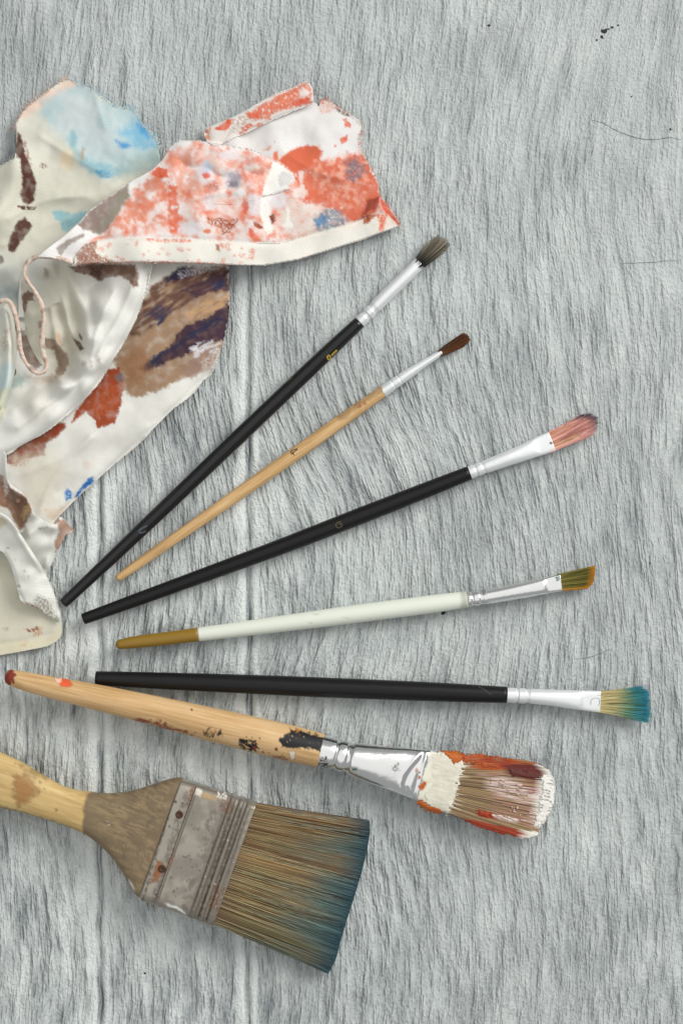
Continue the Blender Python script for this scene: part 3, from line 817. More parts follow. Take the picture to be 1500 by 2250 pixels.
b.hair((1013, 1660), (982, 1786), [(1150, 1674), (1186, 1682), (1206, 1694), (1217, 1714), (1219, 1735), (1216, 1756), (1210, 1780), (1198, 1804), (1184, 1820), (1182, 1834), (1150, 1840)], 13, 6, 4600, 1.7, c, 13, 1.5, 0.014, bulge=2.0, K=11, pw=5, clump=0.015, taper=-0.15)

M_crust = N('dried_paint')
_c = M_crust.coord()
M_crust = M_crust.set(base=M_crust.attr('Col'), rough=0.55, spec=0.4, normal=M_crust.bump(M_crust.noise(M_crust.scale(_c, (300, 1400, 1400)), 1, 3, 0.6), 0.00015, 0.6))
def crust(br, pts, col, col2, dry, seed, top, name='dried_paint', ang=-13, st=7.0, fs=3.0, amp=4.0, th=2.2):
    P = np.asarray(pts, float); g = 1.8
    xs = np.arange(P[:, 0].min() - 8, P[:, 0].max() + 8, g); ys = np.arange(P[:, 1].min() - 8, P[:, 1].max() + 8, g)
    x, y = np.meshgrid(xs, ys)
    ca, sa = math.cos(math.radians(ang)), math.sin(math.radians(ang))
    u = x * ca - y * sa; v = x * sa + y * ca
    d = poly_sdf(x, y, P) + amp * 1.5 * fbm(u / (fs * 3), v / fs, seed, 3)
    f = 0.5 + 0.8 * fbm(u / (fs * st), v / fs, seed + 9, 3)
    ok = (d < 0) & (f > dry)
    h = np.clip(np.minimum(-d / 5.0, (f - dry) * 6 if dry > 0.06 else 1.0), 0, 1)
    z = top(x, y) + (0.6 + th * h + 0.4 * fbm(x / 7, y / 7, seed + 3, 2)) * S
    nr, nc = x.shape
    cell = ok[:-1, :-1] & ok[1:, :-1] & ok[:-1, 1:] & ok[1:, 1:]
    jj, ii = np.where(cell)
    F = np.stack([jj * nc + ii, (jj + 1) * nc + ii, (jj + 1) * nc + ii + 1, jj * nc + ii + 1], 1)
    if not len(F): return
    us = np.unique(F); rm = np.full(nr * nc, -1); rm[us] = np.arange(len(us))
    m = np.clip(0.5 + 0.9 * fbm(u.ravel()[us] / 26, v.ravel()[us] / 6, seed + 5, 3), 0, 1)
    Cc = lin(col) * (1 - m[:, None]) + lin(col2) * m[:, None]
    o = mk(name, W(x.ravel()[us], y.ravel()[us], z.ravel()[us]), rm[F], M_crust, br.root, attrs=dict(Col=Cc))
    md = o.modifiers.new('thickness', 'SOLIDIFY'); md.thickness = 0.0004; md.offset = -1
def top6(x, y):
    q = ((x - 998) * b.d[0] + (y - 1723) * b.d[1]) / 200.0
    across = np.abs((x - 998) * -b.d[1] + (y - 1723) * b.d[0]) / 70.0
    hh = np.where(q < 0, 15.5, 14.0 - 6.0 * np.clip(q, 0, 1)) * np.sqrt(np.clip(1 - np.clip(across, 0, 1) ** 5, 0.05, 1))
    return b.zc(998.0, 1723.0) + hh * S
crust(b, [(1010, 1652), (1060, 1656), (1120, 1666), (1176, 1678), (1120, 1690), (1070, 1688), (1040, 1680), (1012, 1672)], (178, 84, 20), (146, 50, 24), 0.30, 201, top6)
crust(b, [(1108, 1676), (1150, 1676), (1188, 1682), (1192, 1708), (1160, 1712), (1120, 1704)], (96, 34, 27), (78, 26, 23), 0.12, 202, top6)
crust(b, [(1186, 1684), (1206, 1694), (1218, 1716), (1220, 1748), (1208, 1786), (1184, 1820), (1170, 1816), (1182, 1770), (1190, 1730), (1186, 1704)], (238, 237, 230), (222, 216, 208), 0.20, 203, top6, amp=7)
crust(b, [(1002, 1794), (1060, 1806), (1120, 1816), (1160, 1824), (1156, 1838), (1100, 1834), (1040, 1816)], (166, 58, 20), (140, 44, 20), 0.15, 204, top6)
crust(b, [(1150, 1824), (1182, 1826), (1184, 1835), (1160, 1840)], (238, 236, 228), (222, 216, 208), 0.05, 205, top6)
crust(b, [(1040, 1776), (1080, 1784), (1084, 1798), (1050, 1794)], (170, 62, 24), (140, 46, 22), 0.3, 206, top6)
crust(b, [(1058, 1700), (1130, 1714), (1176, 1740), (1150, 1762), (1090, 1738)], (216, 190, 180), (196, 150, 138), 0.56, 207, top6)
crust(b, [(1084, 1786), (1140, 1798), (1172, 1806), (1140, 1808), (1090, 1800)], (228, 214, 206), (206, 170, 160), 0.42, 208, top6)
crust(b, [(1110, 1770), (1170, 1770), (1176, 1800), (1120, 1792)], (204, 160, 150), (222, 200, 190), 0.55, 209, top6)
crust(b, [(940, 1662), (972, 1652), (1012, 1664), (1022, 1680), (1010, 1720), (996, 1770), (984, 1790), (950, 1780), (930, 1762), (932, 1700)], (228, 224, 208), (204, 198, 178), 0.0, 210, top6, amp=11, fs=4.0, th=0.7)
crust(b, [(966, 1648), (1004, 1648), (1020, 1660), (1014, 1674), (996, 1680), (984, 1666)], (190, 100, 22), (170, 80, 20), 0.08, 211, top6)
crust(b, [(908, 1762), (926, 1758), (946, 1770), (974, 1778), (968, 1790), (936, 1784)], (188, 96, 22), (168, 78, 20), 0.05, 212, top6)

# --- wide old paintbrush
b = Brush((-450, 1542), (770, 1975), 'wide old flat paintbrush with stained wood handle, dirty tin ferrule and blue tipped bristles')
H = [(-425, 1552, 34, 24, 2.6), (-390, 1564, 50, 26, 2.8), (-250, 1617, 60, 30, 2.8), (-100, 1675, 59, 32, 2.8), (19, 1721, 55, 32, 2.8), (76, 1744, 46, 32, 2.7), (134, 1768, 40, 32, 2.6), (196, 1785, 46, 33, 2.8), (248, 1802, 64, 34, 3), (282, 1812, 85, 35, 3.4), (314, 1823, 110, 36, 4), (342, 1835, 133, 37, 5), (356, 1841, 139, 37, 5)]
u0 = np.array((353., 1842.)); u1 = np.array((517., 1897.))
Fr = []
for fr, dh in [(0.0, 0), (0.02, 1.5), (0.20, 1.2), (0.21, 3.2), (0.222, 4.4), (0.234, 3.2), (0.245, 0.4), (0.30, 0.2), (0.62, 0.2), (0.66, 0.4), (0.69, 3.4), (0.715, 3.6), (0.745, -0.4), (0.775, -0.6), (0.80, 3.2), (0.83, 3.4), (0.855, -0.4), (0.88, -0.4), (0.905, 3.0), (0.93, 3.0), (0.95, 0.8), (1.0, 0.6)]:
    q = u0 * (1 - fr) + u1 * fr
    Fr.append((q[0], q[1], 139 + 3.5 * fr + dh * 0.35, 38.5 + dh * 2.0 - 2.5 * fr, 5.5))
b.plan(H, Fr, com=0.62)
def pnt(p):
    R = 0
    p.blob([(194, 1740), (182, 1830), (240, 1900), (310, 1990), (420, 1700), (380, 1690), (300, 1730), (240, 1735)], (110, 97, 80), soft=3, amp=5, sc=30, op=0.84, seed=60)
    p.blob([(250, 1780), (300, 1755), (390, 1700), (350, 1850), (310, 1960), (260, 1860), (230, 1820)], (92, 78, 68), soft=14, amp=22, sc=30, op=0.6, dry=0.40, fs=5, ang=-20, st=10, seed=61)
    p.blob([(210, 1750), (390, 1700), (310, 1975), (240, 1880)], (150, 130, 100), soft=10, amp=14, dry=0.58, fs=7, ang=-20, st=6, op=0.6, seed=161)
    p.blob([(210, 1750), (390, 1700), (310, 1975), (240, 1880)], (74, 64, 58), soft=10, amp=14, dry=0.62, fs=4, ang=-20, st=6, op=0.6, seed=162)
    p.blob([(200, 1770), (250, 1760), (300, 1800), (280, 1850), (220, 1830)], (142, 122, 88), soft=12, amp=20, sc=22, dry=0.5, fs=5, ang=-20, st=9, op=0.5, seed=62)
    p.blob([(32, 1700), (60, 1698), (92, 1735), (70, 1752), (44, 1772), (36, 1740)], (168, 104, 44), soft=7, amp=10, sc=12, op=0.7, seed=63)
    p.blob([(40, 1676), (80, 1692), (110, 1712), (70, 1704)], (150, 112, 64), soft=6, amp=8, sc=12, op=0.55, seed=64)
    p.specks([(200, 1760), (360, 1720), (310, 1950), (230, 1860)], (70, 64, 66), 26, 5, 65, op=0.7)
    p.specks([(230, 1800), (300, 1790), (300, 1860), (240, 1850)], (200, 192, 180), 9, 1.8, 66)
    p.blob([(284, 1930), (292, 1932), (300, 1950), (294, 1950)], (210, 206, 198), amp=3, sc=4, seed=67)
    p.specks([(-200, 1600), (190, 1740), (180, 1820), (-200, 1700)], (140, 104, 60), 14, 2.4, 68, op=0.6)
    p.blob([(0, 1768), (60, 1783), (120, 1800), (180, 1824), (178, 1836), (60, 1796), (0, 1784)], (120, 88, 50), soft=4, amp=5, op=0.6, seed=69)
b.part('handle', H, M_oldwood, 150, 4, paint=pnt, rnd0=14)
def pnt(p):
    p.dw = 0.2
    def L(fr, w):   # along axis fraction, across -1..1 (image top = +1)
        q = u0 * (1 - fr) + u1 * fr
        return (q[0] + 0.30 * 139 * w * 1.0 * (1 / 1.044), q[1] - 0.955 * 139 * w)
    def band(f0, f1, w0, w1): return [L(f0, w0), L(f1, w0), L(f1, w1), L(f0, w1)]
    p.blob(band(0.60, 1.0, -1, 1), (116, 106, 96), soft=6, amp=9, sc=14, op=0.5, seed=70)
    p.blob(band(0.64, 0.97, -1, 1), (84, 72, 60), soft=4, amp=10, sc=8, dry=0.52, fs=6, op=0.7, seed=71)
    for k, (f0, f1) in enumerate([(0.735, 0.785), (0.845, 0.89), (0.945, 0.965), (0.655, 0.675)]):
        p.blob(band(f0, f1, -0.97, 0.97), (78, 60, 44), soft=1.5, amp=3, sc=8, dry=0.34, fs=9, op=0.85, seed=300 + k)
    p.blob(band(0.12, 0.20, -0.95, 0.9), (112, 96, 82), soft=4, amp=6, sc=12, op=0.6, dry=0.4, fs=8, seed=72)
    p.blob(band(0.05, 0.14, -0.62, -0.30), (150, 86, 24), soft=4, amp=7, sc=9, op=0.9, seed=73)
    p.blob(band(0.20, 0.235, -0.35, -0.05), (160, 84, 24), soft=2, amp=4, sc=6, dry=0.45, fs=4, seed=74)
    p.blob(band(0.19, 0.24, 0.65, 0.98), (130, 80, 40), soft=2, amp=4, sc=6, dry=0.4, fs=4, seed=75)
    p.blob(band(0.32, 0.55, 0.86, 0.95), (196, 160, 104), soft=3, amp=4, sc=8, op=0.8, seed=76)
    p.blob(band(0.26, 0.34, 0.86, 0.98), (232, 228, 218), amp=3, sc=6, seed=77)
    p.blob(band(0.52, 0.66, 0.93, 1.02), (222, 216, 206), amp=4, sc=6, dry=0.4, fs=4, seed=78)
    p.blob([(362, 1976), (376, 1979), (392, 1984), (408, 1995), (412, 2006), (404, 2002), (392, 1992), (372, 1988)], (232, 232, 226), amp=2, sc=6, seed=79)
    p.blob([(302, 1966), (312, 1969), (314, 1976), (304, 1974)], (214, 214, 208), amp=2, sc=5, seed=80)
    p.blob(band(0.82, 0.97, -0.75, -0.35), (110, 66, 26), soft=2, amp=6, sc=7, dry=0.5, fs=4, seed=81)
    p.blob(band(0.6, 0.75, 0.75, 0.95), (120, 84, 56), soft=3, amp=6, sc=7, dry=0.4, fs=4, seed=82)
    p.specks(band(0.02, 0.62, -0.9, 0.9), (76, 66, 60), 70, 1.9, 83)
    p.blob(band(0.24, 0.66, -0.95, 0.95), (134, 124, 112), soft=8, amp=10, sc=20, dry=0.5, fs=40, op=0.4, seed=383)
    p.blob(band(0.50, 0.68, -0.95, 0.95), (96, 84, 76), soft=6, amp=12, sc=14, dry=0.5, fs=16, op=0.6, seed=384)
    p.blob(band(0.0, 0.03, -1, 1), (96, 66, 40), soft=2, amp=3, sc=8, dry=0.4, fs=9, op=0.8, seed=385)
    p.specks(band(0.02, 0.18, -0.9, 0.9), (140, 98, 48), 6, 3, 84, op=0.7)
    p.specks(band(0.66, 0.98, -0.9, 0.9), (224, 220, 210), 22, 1.5, 85)
    for k, (w, f0, f1) in enumerate([(0.36, 0.36, 0.54), (0.40, 0.36, 0.46), (-0.12, 0.32, 0.46), (-0.08, 0.4, 0.47)]):
        p.blob(band(f0, f1, w, w + 0.01), (112, 102, 94), soft=1.2, amp=5, sc=9, seed=90 + k)
f = b.part('ferrule', Fr, M_dull, 220, 1.8, paint=pnt)
M_rust = metal_mat('rusty_nail', (92, 60, 34), 0.6, 0.3, 0.8, (60, 40, 28))
for (nx_, ny_) in ((394, 1790), (356, 1909)):
    k = 16; rings = []
    z0 = b.zc(nx_, ny_) + 41.6 * S
    for r, dz in ((8.5, 0.0), (7.5, 1.8), (5.5, 2.4), (4.2, 1.2), (0.3, 0.8)):
        a = np.linspace(0, 2 * np.pi, k, endpoint=False)
        rings.append(W(nx_ + r * np.cos(a), ny_ - r * np.sin(a), z0 + (dz - 0.2) * S + 0 * a))
    V = np.concatenate(rings)
    mk('nail', V, grid_faces(5, k, True), M_rust, f, attrs=dict(pm=np.zeros(len(V)), Col=np.ones((len(V), 3))))
def c(px, py, s_, r, v, u):
    q = np.clip(r * 1.15 - 0.05, 0, 1)
    base = hue((98, 72, 46), (186, 144, 90), q)
    gn = hue((72, 74, 54), (148, 146, 104), q)
    mixf = np.clip(0.28 + 0.45 * fbm(u * 6, s_ * 2.0, 5, 3) + 0.5 * (u - 0.45) + 0.5 * (r - 0.5), 0, 1)
    base = base * (1 - mixf[..., None]) + gn * mixf[..., None]
    base = np.where((r > 0.94)[..., None], lin((222, 202, 150)), base)
    rootd = sstep(0.16, 0.05, s_)
    base = base * (1 - 0.55 * rootd[..., None]) + lin((112, 84, 66)) * 0.55 * rootd[..., None]
    bl = hue((40, 74, 80), (104, 140, 136), q)
    t = sstep(0.42, 1.02, s_ + 0.50 * fbm(u * 7, s_ * 1.5 + 4, 8, 3) + 0.18 * (r - 0.5) + 0.10 * (u - 0.3))
    base = base * (1 - 0.85 * t[..., None]) + bl * 0.85 * t[..., None]
    t2 = sstep(0.86, 0.99, s_)
    base = base * (1 - 0.8 * t2[..., None]) + hue((22, 60, 78), (48, 102, 116), q) * 0.8 * t2[..., None]
    sp = np.exp(-(((px - 640) / 12) ** 2 + ((py - 1783) / 5) ** 2)) > 0.5
    base = np.where(sp[..., None], lin((24, 92, 130)), base)
    return base
b.hair((556, 1763), (479, 2034), [(812, 1806), (813, 1830), (806, 1870), (794, 1920), (778, 1972), (762, 2022), (748, 2070), (738, 2108), (723, 2137)], 33, 17, 14000, 1.0, c, 15, 1.8, 0.022, bulge=0.0, K=6, pw=6, ztip=22, clump=0.012, taper=0.4)
def c(px, py, s_, r, v, u):
    return hue((176, 164, 120), (130, 158, 150), np.clip(s_ * 1.3 - 0.1 + 0.2 * (r - 0.5), 0, 1))
b.hair((556, 1763), (479, 2034), [(805, 1812), (790, 1930), (722, 2130)], 6, 4, 46, 0.75, c, 19, 22.0, 0.10, K=7, pw=6, ztip=40, zoff=30, name='stray_bristles')

# ------------------------------------------------------------------ the rag
rag = empty('painting_rag', tuple(W(np.array(250.), np.array(650.), 0.0)), 0, 'crumpled white cotton rag stained with orange, brown and blue paint', 'rag')
GS = 2.5
TOPX0, TOPY0 = -80, 120
TOPN = (int(1000 / GS) + 1, int(1380 / GS) + 1)
TOP = np.zeros((TOPN[1], TOPN[0]))        # running top height in mm
def blur(a, n):
    for _ in range(n):
        p = np.pad(a, 1, mode='edge')
        a = (p[1:-1, 1:-1] * 2 + p[:-2, 1:-1] + p[2:, 1:-1] + p[1:-1, :-2] + p[1:-1, 2:]) / 6
    return a
def layer(name, outline, ctrl, paint, base=(228, 227, 218), ridges=(), rolls=(), smooth=True, fray=0.0, wr=0.5, seed=1, gap=0.7, parent=None, nblur=4, p=2.6, wscale=70):
    pts = smooth_poly(outline, True, 6) if smooth else np.asarray(outline, float)
    if fray:
        d = np.concatenate([np.linspace(pts[i], pts[(i + 1) % len(pts)], 4, endpoint=False) for i in range(len(pts))])
        pts = d + fray * np.stack([fbm(d[:, 0] / 5, d[:, 1] / 5, 5, 2), fbm(d[:, 0] / 5, d[:, 1] / 5, 6, 2)], 1)
    gx = TOPX0 + GS * np.arange(TOPN[0]); gy = TOPY0 + GS * np.arange(TOPN[1])
    i0 = max(0, int((pts[:, 0].min() - TOPX0) / GS) - 2); i1 = min(TOPN[0], int((pts[:, 0].max() - TOPX0) / GS) + 4)
    j0 = max(0, int((pts[:, 1].min() - TOPY0) / GS) - 2); j1 = min(TOPN[1], int((pts[:, 1].max() - TOPY0) / GS) + 4)
    xx, yy = np.meshgrid(gx[i0:i1], gy[j0:j1])
    sd = poly_sdf(xx, yy, pts)
    ctrl = np.asarray(ctrl, float)
    num = 0; den = 0
    for (cx, cy, cz) in ctrl:
        w = 1.0 / (((xx - cx) ** 2 + (yy - cy) ** 2) + 60.0) ** (p / 2)
        num = num + w * cz; den = den + w
    z = 1.35 * num / den
    z = z + 0.9 * wr * (0.5 - np.abs(fbm((xx + 0.6 * yy) / 55, (yy - 0.6 * xx) / 120, seed + 13, 3))) + wr * (fbm(xx / wscale, yy / wscale, seed, 3) + 0.35 * fbm((xx + yy) / 40, (xx - yy) / 110, seed + 3, 3))
    for r in ridges:
        pl, h, w = r[:3]; h = 1.25 * h
        dd = pl_dist(xx, yy, smooth_poly(pl, False, 5)) / w
        z = z + h * (np.exp(-dd) if len(r) > 3 else np.exp(-dd ** 2))
    for pl, rad, drop in rolls:
        d = np.clip(pl_dist(xx, yy, smooth_poly(pl, False, 5)) / rad, 0, 1)
        z = z - drop * (1 - np.sqrt(np.clip(1 - (1 - d) ** 2, 0, 1)))
    top = TOP[j0:j1, i0:i1]
    z = np.maximum(z, top + gap)
    z = np.maximum(blur(z, nblur), top + gap)
    z = np.maximum(z, 0.5)
    ins = sd < 0
    TOP[j0:j1, i0:i1] = np.where(ins, np.maximum(top, z), top)
    # cells with any corner inside
    cell = ins[:-1, :-1] | ins[1:, :-1] | ins[:-1, 1:] | ins[1:, 1:]
    nr, nc = xx.shape
    X = xx.ravel().copy(); Y = yy.ravel().copy(); Z = z.ravel()
    jj, ii = np.where(cell)
    F = np.stack([jj * nc + ii, (jj + 1) * nc + ii, (jj + 1) * nc + ii + 1, jj * nc + ii + 1], 1)
    used = np.unique(F)
    out = used[sd.ravel()[used] >= 0]
    X[out], Y[out] = nearest_on_poly(X[out], Y[out], pts)
    remap = np.full(nr * nc, -1); remap[used] = np.arange(len(used))
    X = X[used]; Y = Y[used]; Z = Z[used] * 0.001; F = remap[F]
    pt = Paint(X, Y, base); pt.vary = 0.40; pt.grit = 0.3; pt.dw = 0.22
    R = fbm(X / 60, Y / 60, seed + 9, 3)[:, None]
    pt.c = pt.c * (1 + 0.05 * R)
    paint(pt)
    V = W(X, Y, Z)
    o = mk(name, V, F, M_cloth, parent or rag, attrs=dict(Col=np.clip(pt.c * 0.95, 0.002, 0.9)))
    sol = o.modifiers.new('thickness', 'SOLIDIFY'); sol.thickness = 0.00035; sol.offset = -1
    return o, pts

CREAM = (220, 218, 204)
# left sheet with blue stains
def pnt(p):
    p.blob([(-80, 330), (60, 360), (200, 370), (330, 400), (250, 560), (100, 700), (-80, 720)], (214, 211, 194), soft=30, amp=20, op=0.8, seed=1)
    p.blob([(55, 235), (155, 172), (175, 180), (120, 215), (70, 250), (45, 262)], (240, 206, 188), soft=6, amp=8, op=0.8, seed=2)
    p.blob([(92, 226), (150, 190), (180, 182), (250, 225), (300, 242), (350, 320), (350, 352), (250, 392), (205, 382), (160, 345), (148, 300), (120, 290), (96, 250)], (176, 203, 208), soft=14, amp=16, sc=40, op=0.8, seed=3)
    p.blob([(150, 210), (200, 205), (230, 250), (200, 280), (150, 300), (120, 280)], (212, 218, 218), soft=22, amp=20, sc=40, op=0.75, seed=4)
    p.blob([(170, 282), (200, 270), (250, 290), (260, 330), (220, 340), (180, 320)], (206, 215, 216), soft=18, amp=14, op=0.7, seed=5)
    p.blob([(150, 300), (160, 285), (170, 300), (165, 325), (190, 350), (240, 362), (280, 370), (250, 392), (205, 384), (160, 345)], (124, 176, 190), soft=7, amp=8, op=0.65, seed=6)
    p.blob([(265, 290), (300, 262), (318, 275), (345, 308), (348, 325), (300, 330), (280, 310)], (118, 182, 212), soft=16, amp=14, op=0.8, seed=7)
    p.blob([(255, 308), (270, 312), (286, 320), (278, 328), (264, 324)], (64, 146, 200), soft=6, amp=4, op=0.9, seed=8)
    p.blob([(300, 270), (312, 276), (334, 300), (326, 304), (310, 292)], (74, 156, 208), soft=7, amp=5, op=0.9, seed=9)
    p.blob([(208, 378), (230, 372), (250, 384), (236, 392), (212, 388)], (74, 150, 186), soft=4, amp=6, op=0.8, dry=0.35, seed=10)
    p.blob([(280, 350), (350, 325), (352, 352), (300, 385), (250, 395)], (158, 178, 172), soft=14, amp=10, op=0.7, seed=11)
    p.blob([(114, 464), (130, 462), (160, 470), (192, 462), (186, 486), (165, 496), (150, 510), (138, 505), (134, 488), (122, 482)], (138, 188, 196), soft=4, amp=4, op=0.9, seed=12)
    p.spot(150, 350, (18, 22), (232, 206, 160), soft=12, op=0.6); p.spot(182, 340, (4, 14), (176, 140, 96), soft=5, amp=6, op=0.7)
    p.spot(96, 365, (7, 6), (140, 110, 100), soft=2, amp=4, sc=6, dry=0.4, fs=3)
    p.blob([(38, 282), (46, 300), (56, 335), (72, 375), (80, 408), (76, 440), (64, 450), (52, 446), (45, 425), (50, 395), (44, 350), (32, 335), (36, 310)], (88, 54, 46), soft=2.5, amp=4, sc=14, seed=13)
    p.blob([(52, 300), (62, 330), (70, 360), (60, 345)], (150, 118, 104), soft=3, amp=6, dry=0.4, fs=4, seed=14)
    p.blob([(38, 452), (60, 452), (80, 456), (78, 462), (50, 460)], (90, 56, 48), soft=1.5, amp=3, sc=6, dry=0.3, fs=5, seed=15)
    p.blob([(26, 512), (38, 488), (55, 478), (70, 490), (68, 506), (46, 532), (32, 556), (18, 552), (22, 530)], (92, 62, 54), soft=2.5, amp=4, sc=12, seed=16)
    p.blob([(-10, 556), (4, 562), (10, 576), (-2, 584)], (96, 66, 58), soft=2, amp=3, seed=17)
    p.blob([(-80, 560), (60, 580), (90, 650), (-80, 690)], (214, 219, 216), soft=24, amp=10, op=0.6, seed=18)
    p.blob([(-20, 632), (60, 626), (60, 660), (-20, 660)], (120, 140, 146), soft=14, amp=6, op=0.6, seed=19)  # bluish shadow at the sheet's lower edge, put into the colour
L1o = [(-75, 392), (-30, 376), (0, 366), (18, 355), (33, 348), (36, 320), (37, 285), (35, 272), (48, 250), (62, 233), (93, 209), (118, 190), (135, 178), (153, 171), (170, 182), (213, 203), (253, 232), (280, 237), (293, 241), (305, 258), (313, 273), (330, 288), (341, 302), (350, 323), (352, 350), (380, 430), (330, 540), (180, 640), (60, 700), (-75, 700)]
layer('cloth_flap', L1o, [(-40, 420, 5), (20, 370, 6), (40, 300, 2.5), (60, 240, 1.2), (150, 180, 0.8), (180, 250, 2.4), (300, 250, 1.0), (345, 320, 1.2), (250, 330, 3.5), (120, 330, 3.0), (60, 420, 4.5), (0, 480, 8), (120, 470, 4.0), (200, 440, 5), (100, 540, 6), (40, 600, 5), (0, 640, 2), (200, 560, 5), (-60, 600, 6)],
      pnt, CREAM, ridges=[([(90, 300), (170, 350), (230, 380)], 0.8, 8, 's'), ([(20, 480), (100, 440), (190, 430)], 1.1, 9, 's'), ([(10, 540), (90, 500), (150, 480)], 0.9, 8, 's'), ([(210, 210), (230, 280)], 0.7, 8, 's'), ([(40, 350), (25, 420), (-10, 470)], 3, 26), ([(150, 330), (240, 400), (260, 440)], 1.2, 26), ([(90, 420), (150, 430), (230, 440)], 1.0, 22), ([(-60, 585), (0, 590), (50, 570)], 2.5, 30)], smooth=False, fray=2.6, wr=0.9, seed=2)

# dark stained sheet below
def pnt(p):
    p.blob([(300, 690), (330, 630), (370, 605), (410, 590), (500, 585), (506, 680), (494, 760), (470, 790), (440, 815), (400, 835), (350, 858), (300, 874), (272, 858), (258, 830), (252, 790), (280, 735)], (162, 131, 104), soft=4, amp=7, sc=16, seed=21)
    p.blob([(440, 770), (480, 760), (470, 800), (420, 830), (400, 820)], (164, 134, 118), soft=6, amp=8, seed=22)
    p.blob([(330, 640), (400, 596), (500, 585), (505, 630), (440, 650), (380, 690), (330, 720), (290, 740), (300, 690)], (96, 66, 58), soft=6, amp=16, sc=24, dry=0.34, fs=9, ang=32, seed=23, op=0.92)
    p.blob([(370, 605), (400, 585), (430, 588), (415, 610), (380, 618), (364, 620)], (54, 50, 74), soft=3, amp=6, sc=12, dry=0.28, fs=7, ang=32, seed=24)
    p.blob([(400, 640), (450, 612), (500, 590), (504, 640), (470, 640), (430, 655)], (80, 56, 66), soft=4, amp=9, sc=16, dry=0.30, fs=7, ang=28, seed=25)
    p.blob([(320, 690), (360, 665), (380, 680), (350, 720), (326, 718)], (60, 58, 82), soft=5, amp=10, sc=14, dry=0.48, fs=6, ang=35, seed=26)
    p.blob([(462, 618), (490, 608), (498, 628), (480, 638), (464, 630)], (52, 56, 84), soft=3, amp=6, sc=9, dry=0.4, fs=5, ang=30, seed=27)
    p.blob([(306, 810), (330, 790), (370, 765), (385, 740), (410, 715), (450, 700), (504, 660), (504, 745), (470, 752), (420, 776), (380, 790), (350, 806), (318, 818)], (70, 50, 62), soft=3, amp=7, sc=14, seed=28)
    p.blob([(306, 812), (340, 780), (385, 760), (430, 720), (480, 695), (500, 700), (460, 725), (410, 752), (360, 784), (320, 816)], (44, 48, 72), soft=4, amp=8, sc=12, dry=0.38, fs=6, ang=32, seed=29)
    p.blob([(400, 690), (450, 664), (500, 650), (500, 672), (450, 690), (420, 700)], (196, 156, 118), soft=4, amp=8, sc=12, dry=0.4, fs=6, ang=28, seed=30)
    p.blob([(268, 790), (310, 760), (330, 790), (310, 850), (280, 852)], (152, 108, 74), soft=10, amp=10, op=0.8, seed=31)
    p.blob([(418, 766), (450, 748), (484, 752), (476, 780), (450, 770), (428, 786)], (222, 218, 220), soft=4, amp=8, sc=10, dry=0.42, fs=5, ang=30, seed=32)
    p.blob([(440, 790), (484, 770), (470, 812), (446, 812)], (206, 190, 178), soft=4, amp=8, dry=0.4, fs=5, seed=33)
    p.blob([(385, 596), (440, 583), (480, 590), (430, 604), (396, 612)], (200, 196, 206), soft=3, amp=6, sc=9, dry=0.52, fs=4, seed=34)
    p.blob([(240, 812), (262, 806), (272, 846), (268, 880), (264, 900), (252, 930), (214, 942), (208, 922), (190, 905), (172, 918), (158, 930), (166, 905), (186, 878), (212, 836)], (158, 72, 40), soft=2, amp=4, sc=10, seed=35)
    p.blob([(190, 880), (230, 850), (262, 850), (255, 900), (215, 920), (200, 890)], (180, 92, 54), soft=8, amp=10, sc=14, dry=0.45, fs=7, op=0.8, seed=36)
    p.spot(262, 830, (10, 9), (116, 110, 114), soft=3, amp=6, sc=8, dry=0.3)
    p.blob([(6, 1004), (60, 966), (95, 950), (120, 932), (140, 928), (146, 938), (124, 960), (102, 974), (98, 1000), (60, 1008), (30, 1022), (12, 1016)], (140, 78, 56), soft=2.5, amp=3, sc=12, seed=37)
    p.blob([(100, 948), (122, 932), (144, 930), (130, 956), (104, 966)], (146, 62, 38), soft=3, amp=3, op=0.8, seed=38)
    p.blob([(20, 1008), (70, 1006), (60, 1022), (24, 1026)], (176, 130, 104), soft=3, amp=4, dry=0.45, fs=4, seed=39)
    p.blob([(165, 1092), (172, 1078), (186, 1062), (196, 1050), (204, 1047), (207, 1058), (192, 1070), (178, 1082), (170, 1094)], (26, 116, 190), soft=1.5, amp=3, sc=6, seed=40)
    p.blob([(142, 1078), (150, 1074), (160, 1082), (158, 1094), (146, 1100), (142, 1090)], (26, 124, 196), soft=1.5, amp=4, sc=6, dry=0.3, fs=3, seed=41)
    p.spot(192, 1022, (12, 8), (226, 200, 180), soft=5, amp=5, op=0.7, dry=0.4)
    p.blob([(30, 1000), (120, 990), (150, 1040), (110, 1130), (60, 1100)], (214, 206, 186), soft=26, amp=16, op=0.7, seed=42)
    p.blob([(100, 1120), (150, 1110), (140, 1140), (110, 1146)], (206, 180, 150), soft=8, amp=6, op=0.6, seed=43)
L3o = [(330, 540), (420, 550), (494, 575), (502, 620), (503, 670), (498, 706), (491, 745), (478, 790), (463, 823), (446, 836), (420, 868), (373, 905), (310, 970), (260, 1013), (207, 1060), (160, 1103), (128, 1137), (100, 1165), (40, 1170), (-40, 1150), (-60, 1010), (60, 900), (200, 780), (260, 640)]
edge3 = [(496, 575), (503, 640), (498, 706), (478, 790), (446, 836), (373, 905), (260, 1013), (160, 1103), (120, 1146)]
